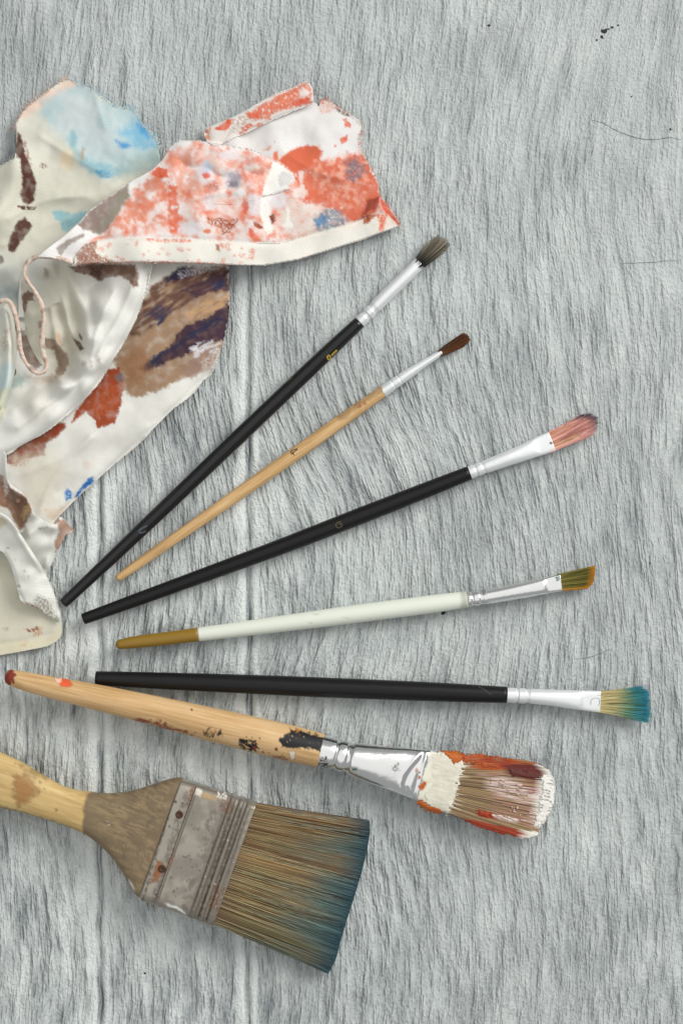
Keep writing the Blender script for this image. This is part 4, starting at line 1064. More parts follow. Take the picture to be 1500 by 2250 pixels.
layer('cloth_flap', L3o, [(495, 600, 5.0), (500, 700, 5.0), (440, 640, 6.5), (400, 760, 6.5), (440, 830, 4.0), (330, 780, 7), (300, 900, 5.5), (250, 1010, 3.5), (160, 1090, 4), (120, 1010, 6.5), (60, 1060, 6), (200, 950, 6.5), (100, 950, 7), (0, 1020, 8), (300, 650, 9)],
      pnt, (229, 227, 219), rolls=[(edge3, 20, 3.4)], ridges=[([(320, 960), (350, 920), (440, 850)], 1.3, 7, 's'), ([(200, 960), (120, 1050), (90, 1120)], 1.2, 9, 's'), ([(260, 900), (180, 980), (60, 1040)], 0.9, 10, 's'), ([(420, 870), (330, 930)], -0.9, 6, 's'), ([(150, 1000), (110, 1060), (90, 1110)], -1.0, 30), ([(480, 760), (470, 810)], 0.8, 12)], seed=5, wr=0.7)

# inner hollow and the big pale fold
def pnt(p):
    p.blob([(95, 570), (160, 575), (190, 700), (175, 800), (120, 830), (95, 800)], (208, 202, 180), soft=20, amp=10, op=0.6, seed=51)
    p.blob([(150, 586), (200, 578), (296, 582), (306, 606), (302, 628), (294, 632), (284, 616), (262, 606), (236, 610), (216, 618), (200, 604), (172, 600)], (134, 104, 88), soft=2.5, amp=4, sc=10, seed=52)
    p.blob([(190, 585), (230, 584), (222, 614), (202, 604)], (86, 64, 54), soft=5, amp=6, dry=0.35, fs=5, seed=53)
    p.blob([(98, 742), (116, 744), (132, 760), (148, 780), (152, 800), (140, 822), (120, 832), (128, 800), (118, 770), (100, 765)], (150, 128, 108), soft=3, amp=4, sc=9, seed=54)
    p.blob([(122, 720), (130, 735), (138, 758), (128, 752)], (226, 180, 148), soft=3, amp=3, seed=55)
    p.blob([(160, 742), (176, 752), (184, 764), (178, 772), (166, 756)], (104, 76, 56), soft=2, amp=3, sc=7, seed=56)
    p.blob([(172, 728), (182, 742), (180, 748), (174, 738)], (110, 92, 78), soft=1.5, amp=2, seed=57)
    p.blob([(100, 590), (112, 600), (104, 612), (96, 604)], (130, 110, 92), soft=4, amp=4, op=0.6, seed=58)
    p.blob([(20, 830), (60, 820), (50, 850), (24, 852)], (150, 176, 168), soft=8, amp=6, op=0.7, seed=59)  # teal tint of the shadowed hollow, put into the colour
    p.blob([(60, 826), (130, 822), (132, 842), (90, 846)], (176, 150, 126), soft=8, amp=6, op=0.6, seed=60)  # brownish shade of the same hollow, painted in
    p.blob([(40, 720), (62, 735), (80, 770), (94, 800), (80, 812), (50, 790), (38, 760)], (112, 90, 76), soft=4, amp=6, sc=10, op=0.9, seed=63)
    p.specks([(180, 790), (225, 788), (222, 804), (180, 806)], (200, 176, 160), 7, 4, 61, op=0.6)
    p.blob([(40, 860), (100, 850), (120, 900), (60, 940)], (222, 214, 198), soft=14, amp=12, op=0.5, seed=62)
L4o = [(96, 560), (160, 560), (260, 556), (330, 562), (328, 610), (317, 650), (305, 686), (290, 718), (268, 760), (247, 793), (220, 838), (193, 870), (147, 913), (100, 950), (50, 978), (7, 1002), (-60, 1010), (-60, 900), (0, 880), (20, 840), (36, 820), (32, 790), (36, 740), (40, 690), (42, 640), (52, 600)]
edge4 = [(329, 570), (317, 650), (290, 718), (247, 793), (193, 870), (100, 950), (7, 1002), (-40, 1012)]
layer('cloth_fold', L4o, [(320, 580, 13), (310, 650, 14), (275, 720, 14), (230, 790, 15), (190, 850, 14), (120, 920, 13), (30, 990, 12), (250, 600, 11), (230, 680, 14.5), (200, 620, 4.5), (205, 740, 15), (190, 800, 15), (100, 580, 10), (120, 640, 2.5), (150, 620, 4.5), (130, 700, 1.8), (160, 700, 3), (150, 760, 2), (120, 790, 1.6), (150, 810, 5), (100, 840, 5), (60, 845, 4.5), (140, 850, 13), (80, 890, 13), (30, 930, 12.5), (0, 960, 11), (20, 870, 7), (60, 760, 2.5), (75, 700, 4), (60, 640, 5), (45, 700, 2.5), (80, 790, 2.5)],
      pnt, (230, 229, 222), rolls=[(edge4, 26, 5.5)], ridges=[([(300, 600), (270, 680), (215, 780)], 1.2, 7, 's'), ([(250, 640), (215, 720), (200, 790)], 1.4, 8, 's'), ([(220, 800), (130, 870), (40, 940)], 1.3, 8, 's'), ([(240, 760), (170, 850), (90, 905)], -1.0, 7, 's'), ([(118, 590), (138, 660), (160, 740), (172, 790)], 2.0, 9), ([(105, 640), (118, 700), (128, 760)], 1.6, 8), ([(150, 600), (185, 690), (192, 760)], 2.2, 14), ([(60, 905), (120, 870), (200, 810), (240, 740)], 1.5, 22), ([(150, 845), (100, 860), (30, 900)], 1.6, 12), ([(196, 760), (205, 700), (190, 640)], -1.2, 10)], seed=7, wr=0.5, nblur=3)

# left crumple
def pnt(p):
    p.blob([(0, 800), (30, 800), (20, 880), (-20, 900)], (196, 220, 222), soft=14, amp=8, op=0.8, seed=71)
    p.blob([(4, 745), (16, 735), (20, 760), (10, 775), (4, 765)], (196, 176, 152), soft=4, amp=6, dry=0.4, op=0.8, seed=72)
    p.blob([(10, 725), (22, 722), (20, 734), (10, 736)], (206, 180, 160), soft=3, amp=5, op=0.8, seed=73)
    p.blob([(-40, 880), (10, 850), (25, 860), (0, 940), (-40, 960)], (210, 206, 170), soft=8, amp=6, op=0.7, seed=74)
L8o = [(-70, 690), (-30, 684), (0, 676), (18, 668), (28, 690), (35, 725), (38, 760), (36, 795), (34, 815), (26, 850), (12, 890), (0, 930), (-30, 960), (-70, 970)]
layer('cloth_fold', L8o, [(0, 690, 11), (18, 690, 12), (25, 760, 13), (36, 760, 8), (0, 780, 12), (25, 830, 11), (5, 870, 10), (-40, 800, 9), (-30, 920, 9)], pnt, (226, 226, 214),
      ridges=[([(14, 690), (22, 760), (18, 830), (0, 890)], 3.0, 12), ([(-5, 700), (-4, 780)], -1.8, 8)], rolls=[([(20, 668), (35, 725), (38, 770), (30, 840), (5, 910)], 12, 4)], seed=9, wr=0.4)

# standing hem band
def pnt(p):
    p.blob([(48, 648), (62, 638), (76, 645), (74, 660), (62, 662), (60, 680), (54, 690), (50, 670)], (128, 100, 88), soft=2, amp=4, sc=8, seed=81)
    p.blob([(84, 705), (92, 705), (93, 720), (86, 722)], (168, 136, 124), soft=2, amp=2, seed=82)
    p.blob([(50, 700), (57, 720), (62, 745), (56, 740)], (150, 122, 106), soft=3, amp=3, op=0.7, seed=83)
L6o = [(54, 590), (48, 615), (46, 640), (49, 665), (53, 690), (56, 715), (58, 735), (70, 765), (84, 790), (98, 808), (102, 796), (99, 770), (98, 735), (97, 700), (93, 672), (83, 648), (70, 628), (60, 606)]
layer('cloth_fold', L6o, [(56, 600, 15), (48, 640, 10), (55, 700, 8), (58, 735, 8), (80, 785, 9), (98, 806, 14), (97, 740, 17), (96, 700, 17), (83, 650, 17), (65, 620, 17), (70, 690, 13), (75, 740, 12)], pnt, (226, 222, 204), seed=11, wr=0.2, nblur=2, gap=0.4)

# upper orange flap: strip folded over at the back
def pnt_or(p):
    reg = [(225, 520), (262, 462), (300, 420), (345, 372), (372, 330), (440, 312), (540, 330), (600, 350), (640, 335), (700, 320), (710, 350), (800, 330), (845, 430), (875, 490), (800, 500), (690, 520), (560, 530), (400, 520)]
    # pinkish dapple
    p.blob(reg, (236, 190, 174), soft=6, amp=14, sc=26, dry=0.42, fs=46, seed=101, op=0.7)
    p.blob(reg, (228, 142, 114), soft=5, amp=14, sc=20, dry=0.58, fs=34, seed=102, op=0.85)
    p.blob(reg, (222, 116, 84), soft=4, amp=10, sc=20, dry=0.68, fs=26, seed=103, op=0.85)
    p.blob(reg, (236, 230, 226), soft=4, amp=10, sc=20, dry=0.66, fs=20, seed=113, op=0.8)
    p.blob([(240, 500), (290, 420), (345, 380), (372, 390), (366, 440), (330, 470), (270, 505)], (220, 130, 100), soft=5, amp=14, sc=16, dry=0.42, fs=22, seed=104, op=0.85)
    p.blob([(333, 384), (345, 366), (366, 372), (372, 388), (352, 394)], (222, 104, 72), amp=4, sc=9, seed=105)
    p.blob([(372, 400), (388, 410), (392, 470), (404, 490), (400, 512), (374, 512), (368, 470)], (224, 112, 80), amp=6, sc=12, dry=0.28, fs=16, seed=106, op=0.9)
    p.blob([(360, 345), (400, 325), (450, 340), (480, 400), (470, 460), (410, 450), (380, 400)], (228, 154, 130), soft=12, amp=18, sc=22, dry=0.42, fs=22, seed=107, op=0.8)
    p.blob([(480, 335), (540, 335), (600, 360), (580, 420), (560, 500), (520, 470), (540, 400), (500, 380)], (226, 140, 116), soft=10, amp=16, sc=18, dry=0.5, fs=20, seed=108, op=0.8)
    # pale spots
    for q in [(452, 378, 22, 26), (510, 395, 20, 22), (462, 445, 14, 18), (560, 450, 20, 26), (505, 340, 26, 12), (420, 500, 30, 14), (610, 440, 22, 22)]:
        p.spot(q[0], q[1], (q[2], q[3]), (226, 224, 226), soft=7, amp=9, sc=14, op=0.85, seed=int(q[0]))
    # dense orange at the right
    p.blob([(612, 352), (640, 330), (668, 321), (692, 322), (706, 334), (702, 350), (724, 356), (760, 344), (794, 336), (812, 366), (832, 420), (838, 440), (826, 466), (790, 488), (766, 486), (736, 462), (700, 450), (664, 446), (654, 436), (668, 418), (650, 392), (628, 372)], (214, 112, 84), soft=3, amp=9, sc=16, seed=120)
    p.blob([(612, 352), (640, 330), (668, 321), (692, 322), (706, 334), (700, 352), (650, 380)], (212, 106, 76), soft=2, amp=3, sc=12, seed=121)
    p.blob([(690, 350), (760, 346), (800, 360), (820, 400), (790, 460), (720, 440), (690, 400)], (234, 178, 156), soft=8, amp=16, sc=22, dry=0.55, fs=14, seed=122, op=0.75)
    p.blob([(655, 378), (668, 372), (664, 400), (676, 425), (668, 440), (652, 430), (660, 405)], (228, 214, 206), soft=3, amp=5, sc=9, op=0.9, seed=123)
    p.blob([(640, 440), (680, 450), (760, 480), (700, 512), (640, 520), (600, 480)], (226, 214, 204), soft=10, amp=14, dry=0.35, fs=14, op=0.8, seed=124)
    p.blob([(757, 356), (780, 346), (800, 362), (802, 382), (780, 402), (762, 394)], (110, 108, 120), soft=6, amp=9, sc=12, dry=0.3, fs=6, op=0.85, seed=125)
    p.blob([(690, 480), (712, 460), (740, 462), (762, 482), (764, 494), (720, 512), (690, 502)], (124, 138, 152), soft=6, amp=10, sc=12, dry=0.32, fs=6, op=0.9, seed=126)
    p.blob([(692, 484), (708, 470), (722, 480), (712, 496), (694, 494)], (70, 132, 176), soft=5, amp=6, sc=9, op=0.8, seed=127)
    p.spot(515, 396, (15, 17), (130, 128, 140), soft=9, amp=6, op=0.8); p.spot(512, 402, (8, 8), (90, 92, 112), soft=5, amp=5, op=0.7)
    p.spot(455, 368, (12, 14), (176, 192, 212), soft=7, amp=6, op=0.7)
    p.spot(454, 386, (9, 7), (214, 92, 70), soft=3, amp=4, op=0.9); p.spot(470, 410, (12, 10), (170, 90, 76), soft=6, amp=8, dry=0.4, op=0.7)
    p.spot(540, 455, (7, 14), (216, 96, 72), soft=3, amp=5, op=0.9)
    p.blob([(452, 478), (500, 480), (526, 480), (518, 496), (504, 512), (490, 518), (482, 500), (462, 494)], (168, 82, 50), soft=2, amp=5, sc=9, dry=0.4, fs=4, seed=128)
    p.blob([(554, 484), (566, 490), (580, 500), (572, 504), (560, 498)], (160, 74, 46), soft=2, amp=3, sc=6, seed=129)
    p.blob([(590, 474), (602, 470), (606, 485), (596, 496), (590, 488)], (132, 62, 44), soft=2, amp=4, sc=6, seed=130)
    p.spot(455, 508, (8, 5), (218, 130, 92), soft=2, amp=3)
    p.blob([(546, 500), (556, 505), (560, 525), (550, 520)], (220, 110, 90), soft=2, amp=3, seed=131)
    # cracked white paint
    p.blob([(600, 354), (614, 360), (644, 381), (648, 392), (632, 410), (616, 424), (598, 430), (590, 446), (594, 462), (592, 478), (600, 498), (598, 512), (588, 516), (581, 504), (576, 484), (571, 466), (573, 440), (580, 410), (588, 392)], (240, 239, 232), soft=1.4, amp=3, sc=8, seed=132)
    p.blob([(618, 376), (640, 382), (646, 392), (632, 408), (614, 410), (612, 390)], (206, 204, 202), soft=2, amp=4, sc=7, op=0.9, seed=133)
    p.blob([(574, 430), (600, 426), (636, 414), (637, 417), (602, 429), (575, 433)], (150, 138, 130), soft=1.2, amp=2, sc=6, op=0.8, seed=134)
    p.blob([(630, 452), (636, 462), (636, 482), (646, 502), (628, 500), (618, 496), (628, 488), (630, 470)], (240, 238, 228), soft=1.5, amp=2.5, sc=7, seed=135)
    p.specks([(300, 380), (820, 360), (820, 480), (300, 510)], (238, 226, 218), 18, 4.5, 136, op=0.5)
    p.blob([(800, 470), (806, 440), (834, 432), (826, 458)], (140, 56, 38), soft=3, amp=3, op=0.85, seed=137)
    p.blob([(834, 432), (852, 452), (874, 488), (880, 500), (858, 486), (840, 462)], (222, 92, 58), soft=3, amp=4, seed=138)
    # brown at the left root
    p.blob([(172, 494), (200, 462), (240, 432), (280, 405), (284, 430), (262, 462), (240, 500), (220, 516), (200, 506), (184, 506)], (142, 122, 112), soft=3, amp=5, sc=12, op=0.95, seed=140)
    p.blob([(255, 430), (282, 408), (284, 430), (260, 470), (236, 500), (216, 512)], (140, 138, 122), soft=8, amp=6, op=0.8, seed=141)
    p.blob([(125, 544), (150, 526), (186, 512), (184, 520), (150, 540), (134, 562), (128, 556)], (142, 128, 116), soft=2.5, amp=3, sc=9, op=0.9, seed=142)
    p.blob([(195, 530), (232, 512), (238, 520), (204, 542)], (228, 134, 96), soft=4, amp=4, op=0.8, seed=143)
    p.blob([(695, 222), (730, 216), (746, 240), (704, 250)], (232, 170, 150), soft=4, amp=8, dry=0.45, op=0.8, seed=144)
    p.specks([(690, 215), (795, 260), (795, 335), (740, 330)], (222, 120, 90), 9, 5, 145, op=0.9)
    p.blob([(736, 236), (760, 244), (772, 258), (758, 254), (742, 246)], (120, 96, 78), soft=1.5, amp=4, sc=5, dry=0.4, seed=146)
    p.blob([(746, 306), (764, 296), (762, 310), (750, 318)], (226, 108, 74), soft=1.5, amp=3, sc=6, seed=147)
    p.blob([(600, 316), (604, 310), (590, 330), (578, 330)], (224, 150, 128), soft=3, amp=4, op=0.8, seed=148)
    p.blob([(600, 335), (610, 330), (612, 356), (600, 350)], (222, 120, 90), soft=3, amp=4, seed=149)
    # hem
    hem = [(160, 566), (182, 543), (215, 527), (320, 523), (467, 527), (567, 534), (617, 534), (693, 511), (767, 491), (833, 468), (850, 470), (880, 500), (733, 549), (587, 586), (300, 580), (163, 588)]
    p.blob(hem, (232, 228, 216), soft=1.2, amp=0.8, sc=10, op=0.85, seed=150)
    p.blob([(168, 560), (190, 534), (214, 530), (210, 552), (222, 565), (250, 572), (250, 580), (170, 588)], (160, 116, 98), soft=2, amp=4, sc=9, dry=0.25, fs=4, seed=151)
    p.specks([(215, 530), (560, 535), (560, 582), (220, 578)], (222, 140, 118), 46, 5, 152, op=0.7, dry=0.4, fs=3)
    p.blob([(250, 574), (420, 576), (500, 580), (500, 586), (250, 582)], (222, 130, 104), soft=1.5, amp=4, sc=7, dry=0.45, fs=5, seed=153)
    p.blob([(322, 524), (420, 526), (420, 532), (322, 532)], (224, 128, 100), soft=1.5, amp=4, sc=8, dry=0.45, fs=6, seed=154)
    p.blob([(474, 536), (482, 538), (484, 552), (476, 548)], (170, 120, 84), soft=2, amp=3, seed=155)
    p.blob([(798, 482), (812, 474), (832, 470), (822, 478), (806, 492), (798, 492)], (168, 82, 34), soft=1.5, amp=2.5, sc=6, seed=156)
    p.blob([(826, 472), (850, 470), (846, 490), (840, 512), (832, 508), (834, 490)], (224, 118, 88), soft=2.5, amp=4, sc=7, dry=0.3, fs=4, seed=157)
    p.blob([(660, 568), (690, 560), (680, 566), (664, 571)], (216, 130, 110), soft=1.5, amp=2, seed=158)
L2bo = [(420, 330), (470, 312), (520, 290), (600, 258), (684, 222), (696, 228), (700, 246), (703, 222), (720, 219), (733, 229), (743, 237), (757, 244), (770, 253), (787, 263), (795, 277), (790, 300), (793, 333), (806, 353), (820, 380), (832, 407), (833, 430), (850, 450), (870, 477), (878, 497), (813, 520), (733, 547), (657, 570), (587, 583), (533, 583), (400, 578), (300, 577), (200, 580), (163, 585), (143, 574), (112, 566), (82, 564), (100, 550), (127, 530), (173, 490), (200, 460), (240, 432), (284, 402), (333, 374), (356, 352), (372, 327), (394, 310)]
hemin = [(160, 566), (182, 543), (215, 527), (320, 523), (467, 527), (567, 534), (617, 534), (693, 511), (767, 491), (833, 468)]
o2, p2 = layer('cloth_flap', L2bo, [(470, 318, 2.5), (690, 235, 1.0), (780, 270, 1.2), (792, 330, 1.0), (835, 430, 2.6), (875, 495, 2.0), (740, 330, 1.4), (660, 300, 1.2), (560, 310, 1.5), (700, 400, 3.2), (620, 430, 6), (540, 420, 10), (450, 400, 12), (380, 400, 12.5), (320, 450, 13), (230, 500, 15), (160, 540, 20), (90, 563, 23), (300, 560, 18), (400, 560, 14.5), (500, 565, 12), (600, 570, 7), (700, 545, 4), (800, 510, 2.4), (520, 500, 10.5), (420, 480, 12.5), (640, 500, 5.5), (360, 345, 10), (400, 316, 8), (300, 400, 11)],
      pnt_or, (232, 229, 226), smooth=False, fray=1.4, wr=0.6, seed=13, nblur=2,
      ridges=[([(330, 500), (420, 440), (520, 420)], 0.9, 8, 's'), ([(520, 340), (560, 430), (545, 500)], 0.8, 8, 's'), ([(620, 330), (700, 380), (800, 400)], 0.7, 9, 's'), ([(640, 500), (720, 440), (780, 350)], 0.6, 8, 's'), ([(700, 300), (760, 400)], 0.8, 26), ([(470, 330), (430, 420), (440, 500)], 1.0, 24), ([(250, 500), (330, 430), (400, 330)], 0.9, 18), ([(806, 470), (834, 440)], 1.6, 7), ([(560, 470), (620, 400)], 1.0, 26)] + [(hemin, -0.55, 4.5)],
      rolls=[([(480, 585), (400, 579), (300, 578), (200, 582), (163, 587)], 6, 1.0)])
layer('hem', [(163, 566), (182, 544), (215, 528), (320, 524), (467, 528), (567, 535), (617, 535), (693, 512), (767, 492), (833, 469), (846, 466), (860, 474), (877, 496), (813, 519), (733, 546), (657, 569), (587, 582), (533, 582), (400, 577), (300, 576), (200, 579), (165, 584)],
      [(500, 550, 0.5), (300, 550, 0.5)], pnt_or, (232, 229, 226), smooth=False, seed=13, wr=0.1, gap=0.75, nblur=0)
# front roll of the orange flap over the back flap
L2ao = [(356, 352), (372, 327), (394, 310), (434, 309), (474, 316), (518, 323), (560, 332), (602, 353), (630, 371), (648, 386), (640, 402), (612, 420), (560, 440), (500, 450), (420, 440), (370, 410), (350, 380)]
layer('cloth_fold', L2ao, [(370, 335, 11), (400, 318, 11), (474, 322, 11.5), (560, 340, 9), (620, 370, 6), (645, 390, 4.5), (600, 420, 2), (500, 440, 4), (420, 430, 4), (370, 400, 4), (640, 402, 1), (550, 436, 3), (480, 365, 12), (430, 345, 12), (560, 365, 9)],
      pnt_or, (232, 229, 226), rolls=[([(350, 360), (372, 327), (394, 310), (434, 309), (518, 323), (560, 332), (602, 353), (648, 386)], 18, 4.0)], seed=13, wr=0.5, gap=0.02, nblur=1)
# strip folded at the back
def pnt(p):
    p.blob([(470, 284), (500, 262), (512, 262), (504, 280), (496, 288)], (224, 96, 62), amp=3, sc=9, seed=161)
    p.blob([(540, 250), (600, 215), (672, 182), (686, 198), (680, 222), (640, 238), (596, 250), (592, 262), (566, 262)], (222, 122, 92), soft=3, amp=6, sc=12, dry=0.24, fs=7, seed=162)
    p.blob([(528, 282), (550, 270), (556, 276), (536, 292)], (224, 116, 86), soft=2, amp=4, sc=7, dry=0.3, seed=163)
    p.blob([(540, 250), (566, 246), (570, 260), (548, 262)], (222, 108, 78), soft=2, amp=3, seed=164)
    p.spot(668, 204, (10, 11), (232, 222, 218), soft=4, amp=4)
    p.blob([(640, 226), (684, 212), (684, 226), (650, 236)], (220, 84, 52), soft=3, amp=4, op=0.8, seed=165)
    p.blob([(448, 285), (462, 278), (462, 310), (450, 305)], (232, 150, 124), soft=3, amp=5, dry=0.4, seed=166)
    p.blob([(510, 262), (540, 250), (560, 262), (520, 290), (500, 300)], (180, 140, 110), soft=4, amp=8, sc=8, dry=0.55, fs=5, seed=167, op=0.8)
    p.specks([(480, 290), (600, 240), (600, 262), (500, 310)], (226, 140, 112), 12, 4, 168, op=0.8)
L2co = [(449, 300), (452, 286), (458, 279), (512, 256), (560, 231), (608, 206), (640, 194), (673, 179), (682, 186), (687, 200), (688, 220), (682, 228), (640, 246), (590, 268), (530, 296), (480, 318), (462, 314)]
layer('cloth_fold', L2co, [(455, 295, 3.6), (560, 245, 4.2), (675, 195, 3.6), (680, 222, 3.6), (590, 262, 4.2), (480, 312, 4.2)], pnt, (232, 226, 220), rolls=[([(452, 290), (458, 279), (560, 231), (673, 179)], 12, 2.6), ([(684, 227), (590, 268), (480, 318)], 8, 2.0)], ridges=[([(470, 296), (570, 250), (670, 205)], 0.8, 12)], seed=17, wr=0.3, nblur=1, gap=0.5)

# lower left pieces
def pnt(p):
    p.blob([(-70, 1190), (10, 1220), (60, 1300), (130, 1380), (0, 1440), (-70, 1440)], (216, 211, 190), soft=16, amp=10, op=0.8, seed=171)
    p.blob([(52, 1382), (70, 1384), (86, 1374), (84, 1384), (66, 1390)], (150, 92, 66), soft=1.5, amp=4, sc=6, dry=0.3, fs=4, seed=172)
    p.blob([(74, 1392), (84, 1384), (94, 1374), (92, 1392), (80, 1400)], (196, 140, 110), soft=2, amp=5, sc=6, dry=0.45, fs=3, seed=173)
    p.blob([(44, 1420), (56, 1410), (64, 1410), (56, 1422)], (186, 140, 98), soft=2, amp=5, sc=5, dry=0.45, fs=3, seed=174)
    p.blob([(8, 1380), (20, 1376), (18, 1384), (10, 1386)], (150, 150, 132), soft=3, amp=4, dry=0.4, seed=175)
    p.blob([(0, 1414), (60, 1408), (110, 1398), (132, 1380), (134, 1400), (100, 1419), (0, 1440)], (226, 216, 180), soft=8, amp=4, op=0.6, seed=176)
L5co = [(-70, 1180), (10, 1190), (70, 1240), (110, 1300), (130, 1330), (134, 1350), (136, 1375), (135, 1394), (124, 1409), (100, 1421), (50, 1431), (0, 1440), (-70, 1450)]
layer('cloth_flap', L5co, [(-40, 1260, 4), (0, 1250, 1.5), (30, 1320, 1.6), (80, 1370, 1.8), (130, 1380, 1.4), (100, 1415, 0.9), (0, 1435, 0.9), (0, 1380, 1.6), (100, 1310, 2)], pnt, (222, 220, 204), ridges=[([(-30, 1418), (50, 1408), (112, 1392)], -0.35, 3.5)], seed=19, wr=0.5)
def pnt(p):
    p.blob([(-10, 1040), (10, 1046), (22, 1070), (58, 1092), (72, 1120), (62, 1140), (46, 1168), (34, 1150), (20, 1120), (-10, 1106)], (150, 114, 92), soft=2.5, amp=4, sc=10, seed=181)
    p.blob([(24, 1076), (58, 1094), (68, 1118), (48, 1164), (38, 1140), (28, 1110)], (122, 92, 76), soft=4, amp=6, sc=10, op=0.8, seed=182)
    p.blob([(54, 1112), (66, 1108), (68, 1124), (52, 1146), (48, 1132)], (206, 172, 128), soft=3, amp=4, sc=7, dry=0.3, seed=183)
    p.spot(40, 1100, (4, 4), (196, 160, 128), soft=2, amp=2)
    p.blob([(8, 1048), (14, 1044), (20, 1080), (14, 1090), (8, 1070)], (226, 218, 210), soft=2, amp=4, sc=5, dry=0.4, fs=3, seed=184)
    p.blob([(128, 1148), (140, 1140), (162, 1162), (146, 1178), (132, 1205), (122, 1214), (121, 1190), (130, 1170)], (172, 138, 118), soft=3, amp=3, sc=9, seed=185)
    p.blob([(114, 1146), (130, 1140), (134, 1146), (122, 1152)], (158, 86, 56), soft=2, amp=2, seed=186)
    p.blob([(82, 1160), (108, 1156), (106, 1160), (84, 1166)], (150, 146, 136), soft=1.2, amp=3, sc=4, dry=0.5, fs=3, seed=187)
L5ao = [(-70, 960), (-10, 975), (8, 986), (15, 1010), (17, 1040), (22, 1062), (45, 1078), (60, 1096), (72, 1124), (90, 1140), (112, 1149), (126, 1147), (134, 1136), (148, 1148), (161, 1164), (152, 1173), (144, 1177), (133, 1200), (122, 1222), (100, 1258), (60, 1250), (20, 1210), (-70, 1200)]
layer('cloth_fold', L5ao, [(0, 980, 10), (10, 1020, 11), (0, 1080, 8), (45, 1085, 9.5), (40, 1130, 6), (70, 1125, 10), (110, 1155, 9), (135, 1142, 4), (158, 1164, 2), (143, 1178, 3), (120, 1220, 2.5), (100, 1250, 3), (90, 1190, 8), (60, 1170, 8), (30, 1170, 5), (-40, 1100, 9)], pnt, (229, 228, 220), ridges=[([(15, 1000), (20, 1065), (58, 1095), (74, 1130)], 1.8, 9), ([(126, 1158), (118, 1190), (104, 1240)], 1.8, 10), ([(64, 1172), (90, 1158), (126, 1158)], 1.6, 9), ([(22, 1090), (38, 1140), (50, 1170)], -2.0, 8)],
      rolls=[([(122, 1222), (100, 1258)], 10, 1.5)], seed=21, wr=0.3, nblur=2)
def pnt(p):
    p.blob([(74, 1322), (86, 1308), (104, 1316), (118, 1340), (132, 1362), (124, 1368), (104, 1352), (80, 1340), (56, 1326)], (150, 144, 128), soft=4, amp=6, sc=8, dry=0.44, fs=4, seed=191)
    p.blob([(52, 1322), (74, 1328), (100, 1348), (126, 1366), (118, 1368), (90, 1352), (64, 1336)], (138, 116, 102), soft=2.5, amp=4, sc=8, dry=0.28, fs=5, seed=192)
    p.blob([(118, 1358), (132, 1358), (130, 1368), (120, 1368)], (130, 146, 120), soft=3, amp=3, op=0.7, seed=193)
    p.specks([(14, 1200), (80, 1260), (84, 1300), (40, 1290)], (170, 166, 150), 12, 2.6, 194, op=0.7)
    p.blob([(-20, 1130), (14, 1140), (16, 1152), (0, 1160), (-20, 1162)], (200, 186, 140), soft=5, amp=5, op=0.8, seed=195)
L5bo = [(-70, 1115), (-20, 1120), (0, 1126), (20, 1137), (45, 1172), (75, 1217), (100, 1259), (113, 1288), (124, 1318), (131, 1342), (132, 1366), (116, 1360), (86, 1338), (52, 1324), (40, 1296), (28, 1252), (10, 1217), (-20, 1200), (-70, 1190)]
layer('cloth_fold', L5bo, [(0, 1130, 12), (20, 1142, 13), (45, 1175, 12), (70, 1220, 10), (98, 1262, 5), (112, 1290, 3.5), (128, 1340, 2.8), (115, 1356, 3.2), (54, 1320, 6.5), (40, 1290, 8), (28, 1250, 9), (8, 1215, 9), (60, 1260, 9), (85, 1310, 6.5), (-40, 1150, 10)], pnt, (231, 230, 222),
      rolls=[([(45, 1172), (75, 1217), (100, 1259), (113, 1288), (131, 1342)], 10, 2.2), ([(52, 1324), (40, 1296), (28, 1252), (10, 1217)], 9, 2.0)], ridges=[([(0, 1128), (30, 1152), (62, 1205), (92, 1250)], 1.5, 8)], seed=23, wr=0.4, nblur=2)

# rolled hem edges (ribbons of folded cloth standing on the crumple)
def hem(path, zs, hw, hh, cols, seed):
    P = smooth_poly(path, False, 8)
    t = np.linspace(0, 1, len(P)); z = np.interp(t, np.linspace(0, 1, len(zs)), zs)
    d = np.gradient(P, axis=0); d /= np.linalg.norm(d, axis=1)[:, None]
    q = np.stack([-d[:, 1], d[:, 0]], 1)
    k = 12; a = np.linspace(0, 2 * np.pi, k, endpoint=False)
    w = hw * (1 + 0.7 * fbm(t * 12, t * 0, seed, 3))
    x = P[:, 0][:, None] + q[:, 0][:, None] * np.cos(a)[None] * w[:, None]
    y = P[:, 1][:, None] + q[:, 1][:, None] * np.cos(a)[None] * w[:, None]
    zz = z[:, None] * 0.00135 + np.sin(a)[None] * hh * S
    V = W(x, y, zz).reshape(-1, 3)
    pt = Paint(x, y, cols[0])
    f = fbm(x.ravel() / 9, y.ravel() / 9, seed, 3)
    pt.mask(sstep(-0.1, 0.15, f), cols[1]); pt.mask(sstep(0.12, 0.3, fbm(x.ravel() / 16, y.ravel() / 16, seed + 5, 3)), cols[2], 0.8)
    mk('hem', V, grid_faces(len(P), k, True), M_cloth, rag, attrs=dict(Col=pt.c))
hem([(160, 578), (140, 570), (118, 565), (100, 563), (80, 565), (64, 574), (56, 588), (54, 602), (60, 616), (74, 636), (88, 660), (95, 684), (97, 710), (94, 735), (93, 760), (98, 785), (103, 803), (98, 815), (86, 820), (72, 814), (58, 798), (48, 776), (43, 750), (42, 728), (38, 706), (31, 682), (22, 664), (8, 660), (-12, 672), (-40, 690)],
    [20, 21, 21, 19, 19, 18.5, 18, 17.5, 17, 16, 15.5, 15, 15, 15, 15, 15, 15.5, 16, 15, 14], 5.0, 4.5, [(220, 208, 194), (218, 184, 166), (164, 136, 122)], 31)

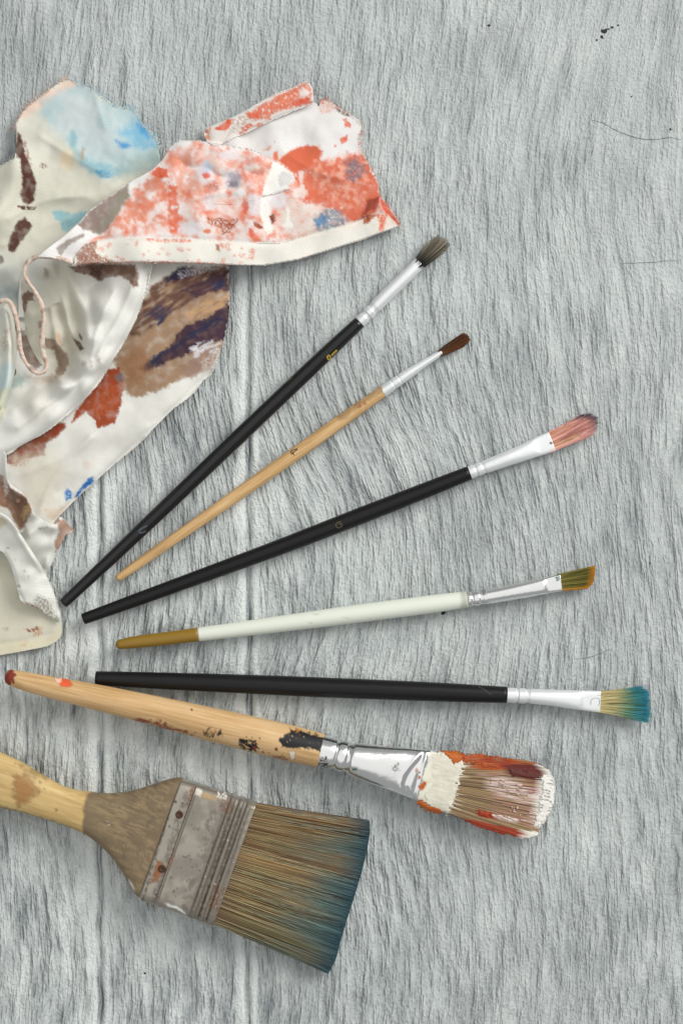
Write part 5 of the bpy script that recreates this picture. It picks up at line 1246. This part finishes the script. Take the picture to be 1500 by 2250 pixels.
# loose threads at the torn edges
def threads(name, pts, n, ln, seed, cols, parent=rag, r=0.45):
    R = np.random.RandomState(seed); P = smooth_poly(pts, False, 10)
    VV = []; FF = []; CC = []; off = 0
    d = np.gradient(P, axis=0); d /= np.linalg.norm(d, axis=1)[:, None]
    for i in range(n):
        k = R.randint(len(P)); p = P[k] + d[k] * R.randn() * 2
        o = np.array([d[k][1], -d[k][0]])        # outward is to the left of the travel in photo space
        ang = R.randn() * 0.6
        o = np.array([o[0] * math.cos(ang) - o[1] * math.sin(ang), o[0] * math.sin(ang) + o[1] * math.cos(ang)])
        L = ln * (0.3 + R.rand() ** 2 * 1.2); cv = R.randn() * 0.5
        s_ = np.linspace(-0.35, 1, 6)
        nn = np.array([-o[1], o[0]])
        Q = p + o * (s_ * L)[:, None] + nn * (cv * L * np.clip(s_, 0, 1) ** 2)[:, None]
        j = int(np.clip((p[1] - TOPY0) / GS, 0, TOPN[1] - 1)); ii = int(np.clip((p[0] - TOPX0) / GS, 0, TOPN[0] - 1))
        zb = TOP[max(j - 2, 0):j + 3, max(ii - 2, 0):ii + 3].max()
        z = (zb + 0.15) * (1 - np.clip(s_, 0, 1) * 0.5) * 0.001 + R.rand() * 0.0004
        nl = nn
        for a in (0, 2.094, 4.189):
            pass
        ring = []
        for a in (math.pi / 2, math.pi / 2 + 2.094, math.pi / 2 + 4.189):
            ring.append(W(Q[:, 0] + nl[0] * r * math.cos(a), Q[:, 1] + nl[1] * r * math.cos(a), z + r * S * math.sin(a)))
        V = np.stack(ring, 1).reshape(-1, 3)
        VV.append(V); FF.append(grid_faces(6, 3, True) + off); off += len(V)
        c = lin(cols[R.randint(len(cols))]); CC.append(np.tile(c, (len(V), 1)))
    mk(name, np.concatenate(VV), np.concatenate(FF), M_thread, parent, attrs=dict(Col=np.concatenate(CC)), kind='stuff')
threads('frayed_threads', [(36, 290), (36, 272), (62, 233), (93, 209), (135, 178), (153, 171)], 150, 9, 1, [(240, 216, 204), (236, 230, 222), (232, 196, 178)])
threads('frayed_threads', [(153, 171), (170, 182), (213, 203), (253, 232), (293, 241), (313, 273), (341, 302), (350, 323)], 170, 8, 2, [(206, 222, 228), (226, 232, 232), (150, 200, 220)])
threads('frayed_threads', [(-20, 374), (0, 366), (33, 348)], 20, 10, 3, [(230, 230, 216)])
threads('frayed_threads', [(703, 222), (720, 219), (743, 237), (770, 253), (795, 277), (790, 300), (793, 333), (820, 380), (833, 420), (870, 477), (878, 497)], 130, 5, 4, [(236, 226, 220), (226, 150, 124), (222, 120, 90)])
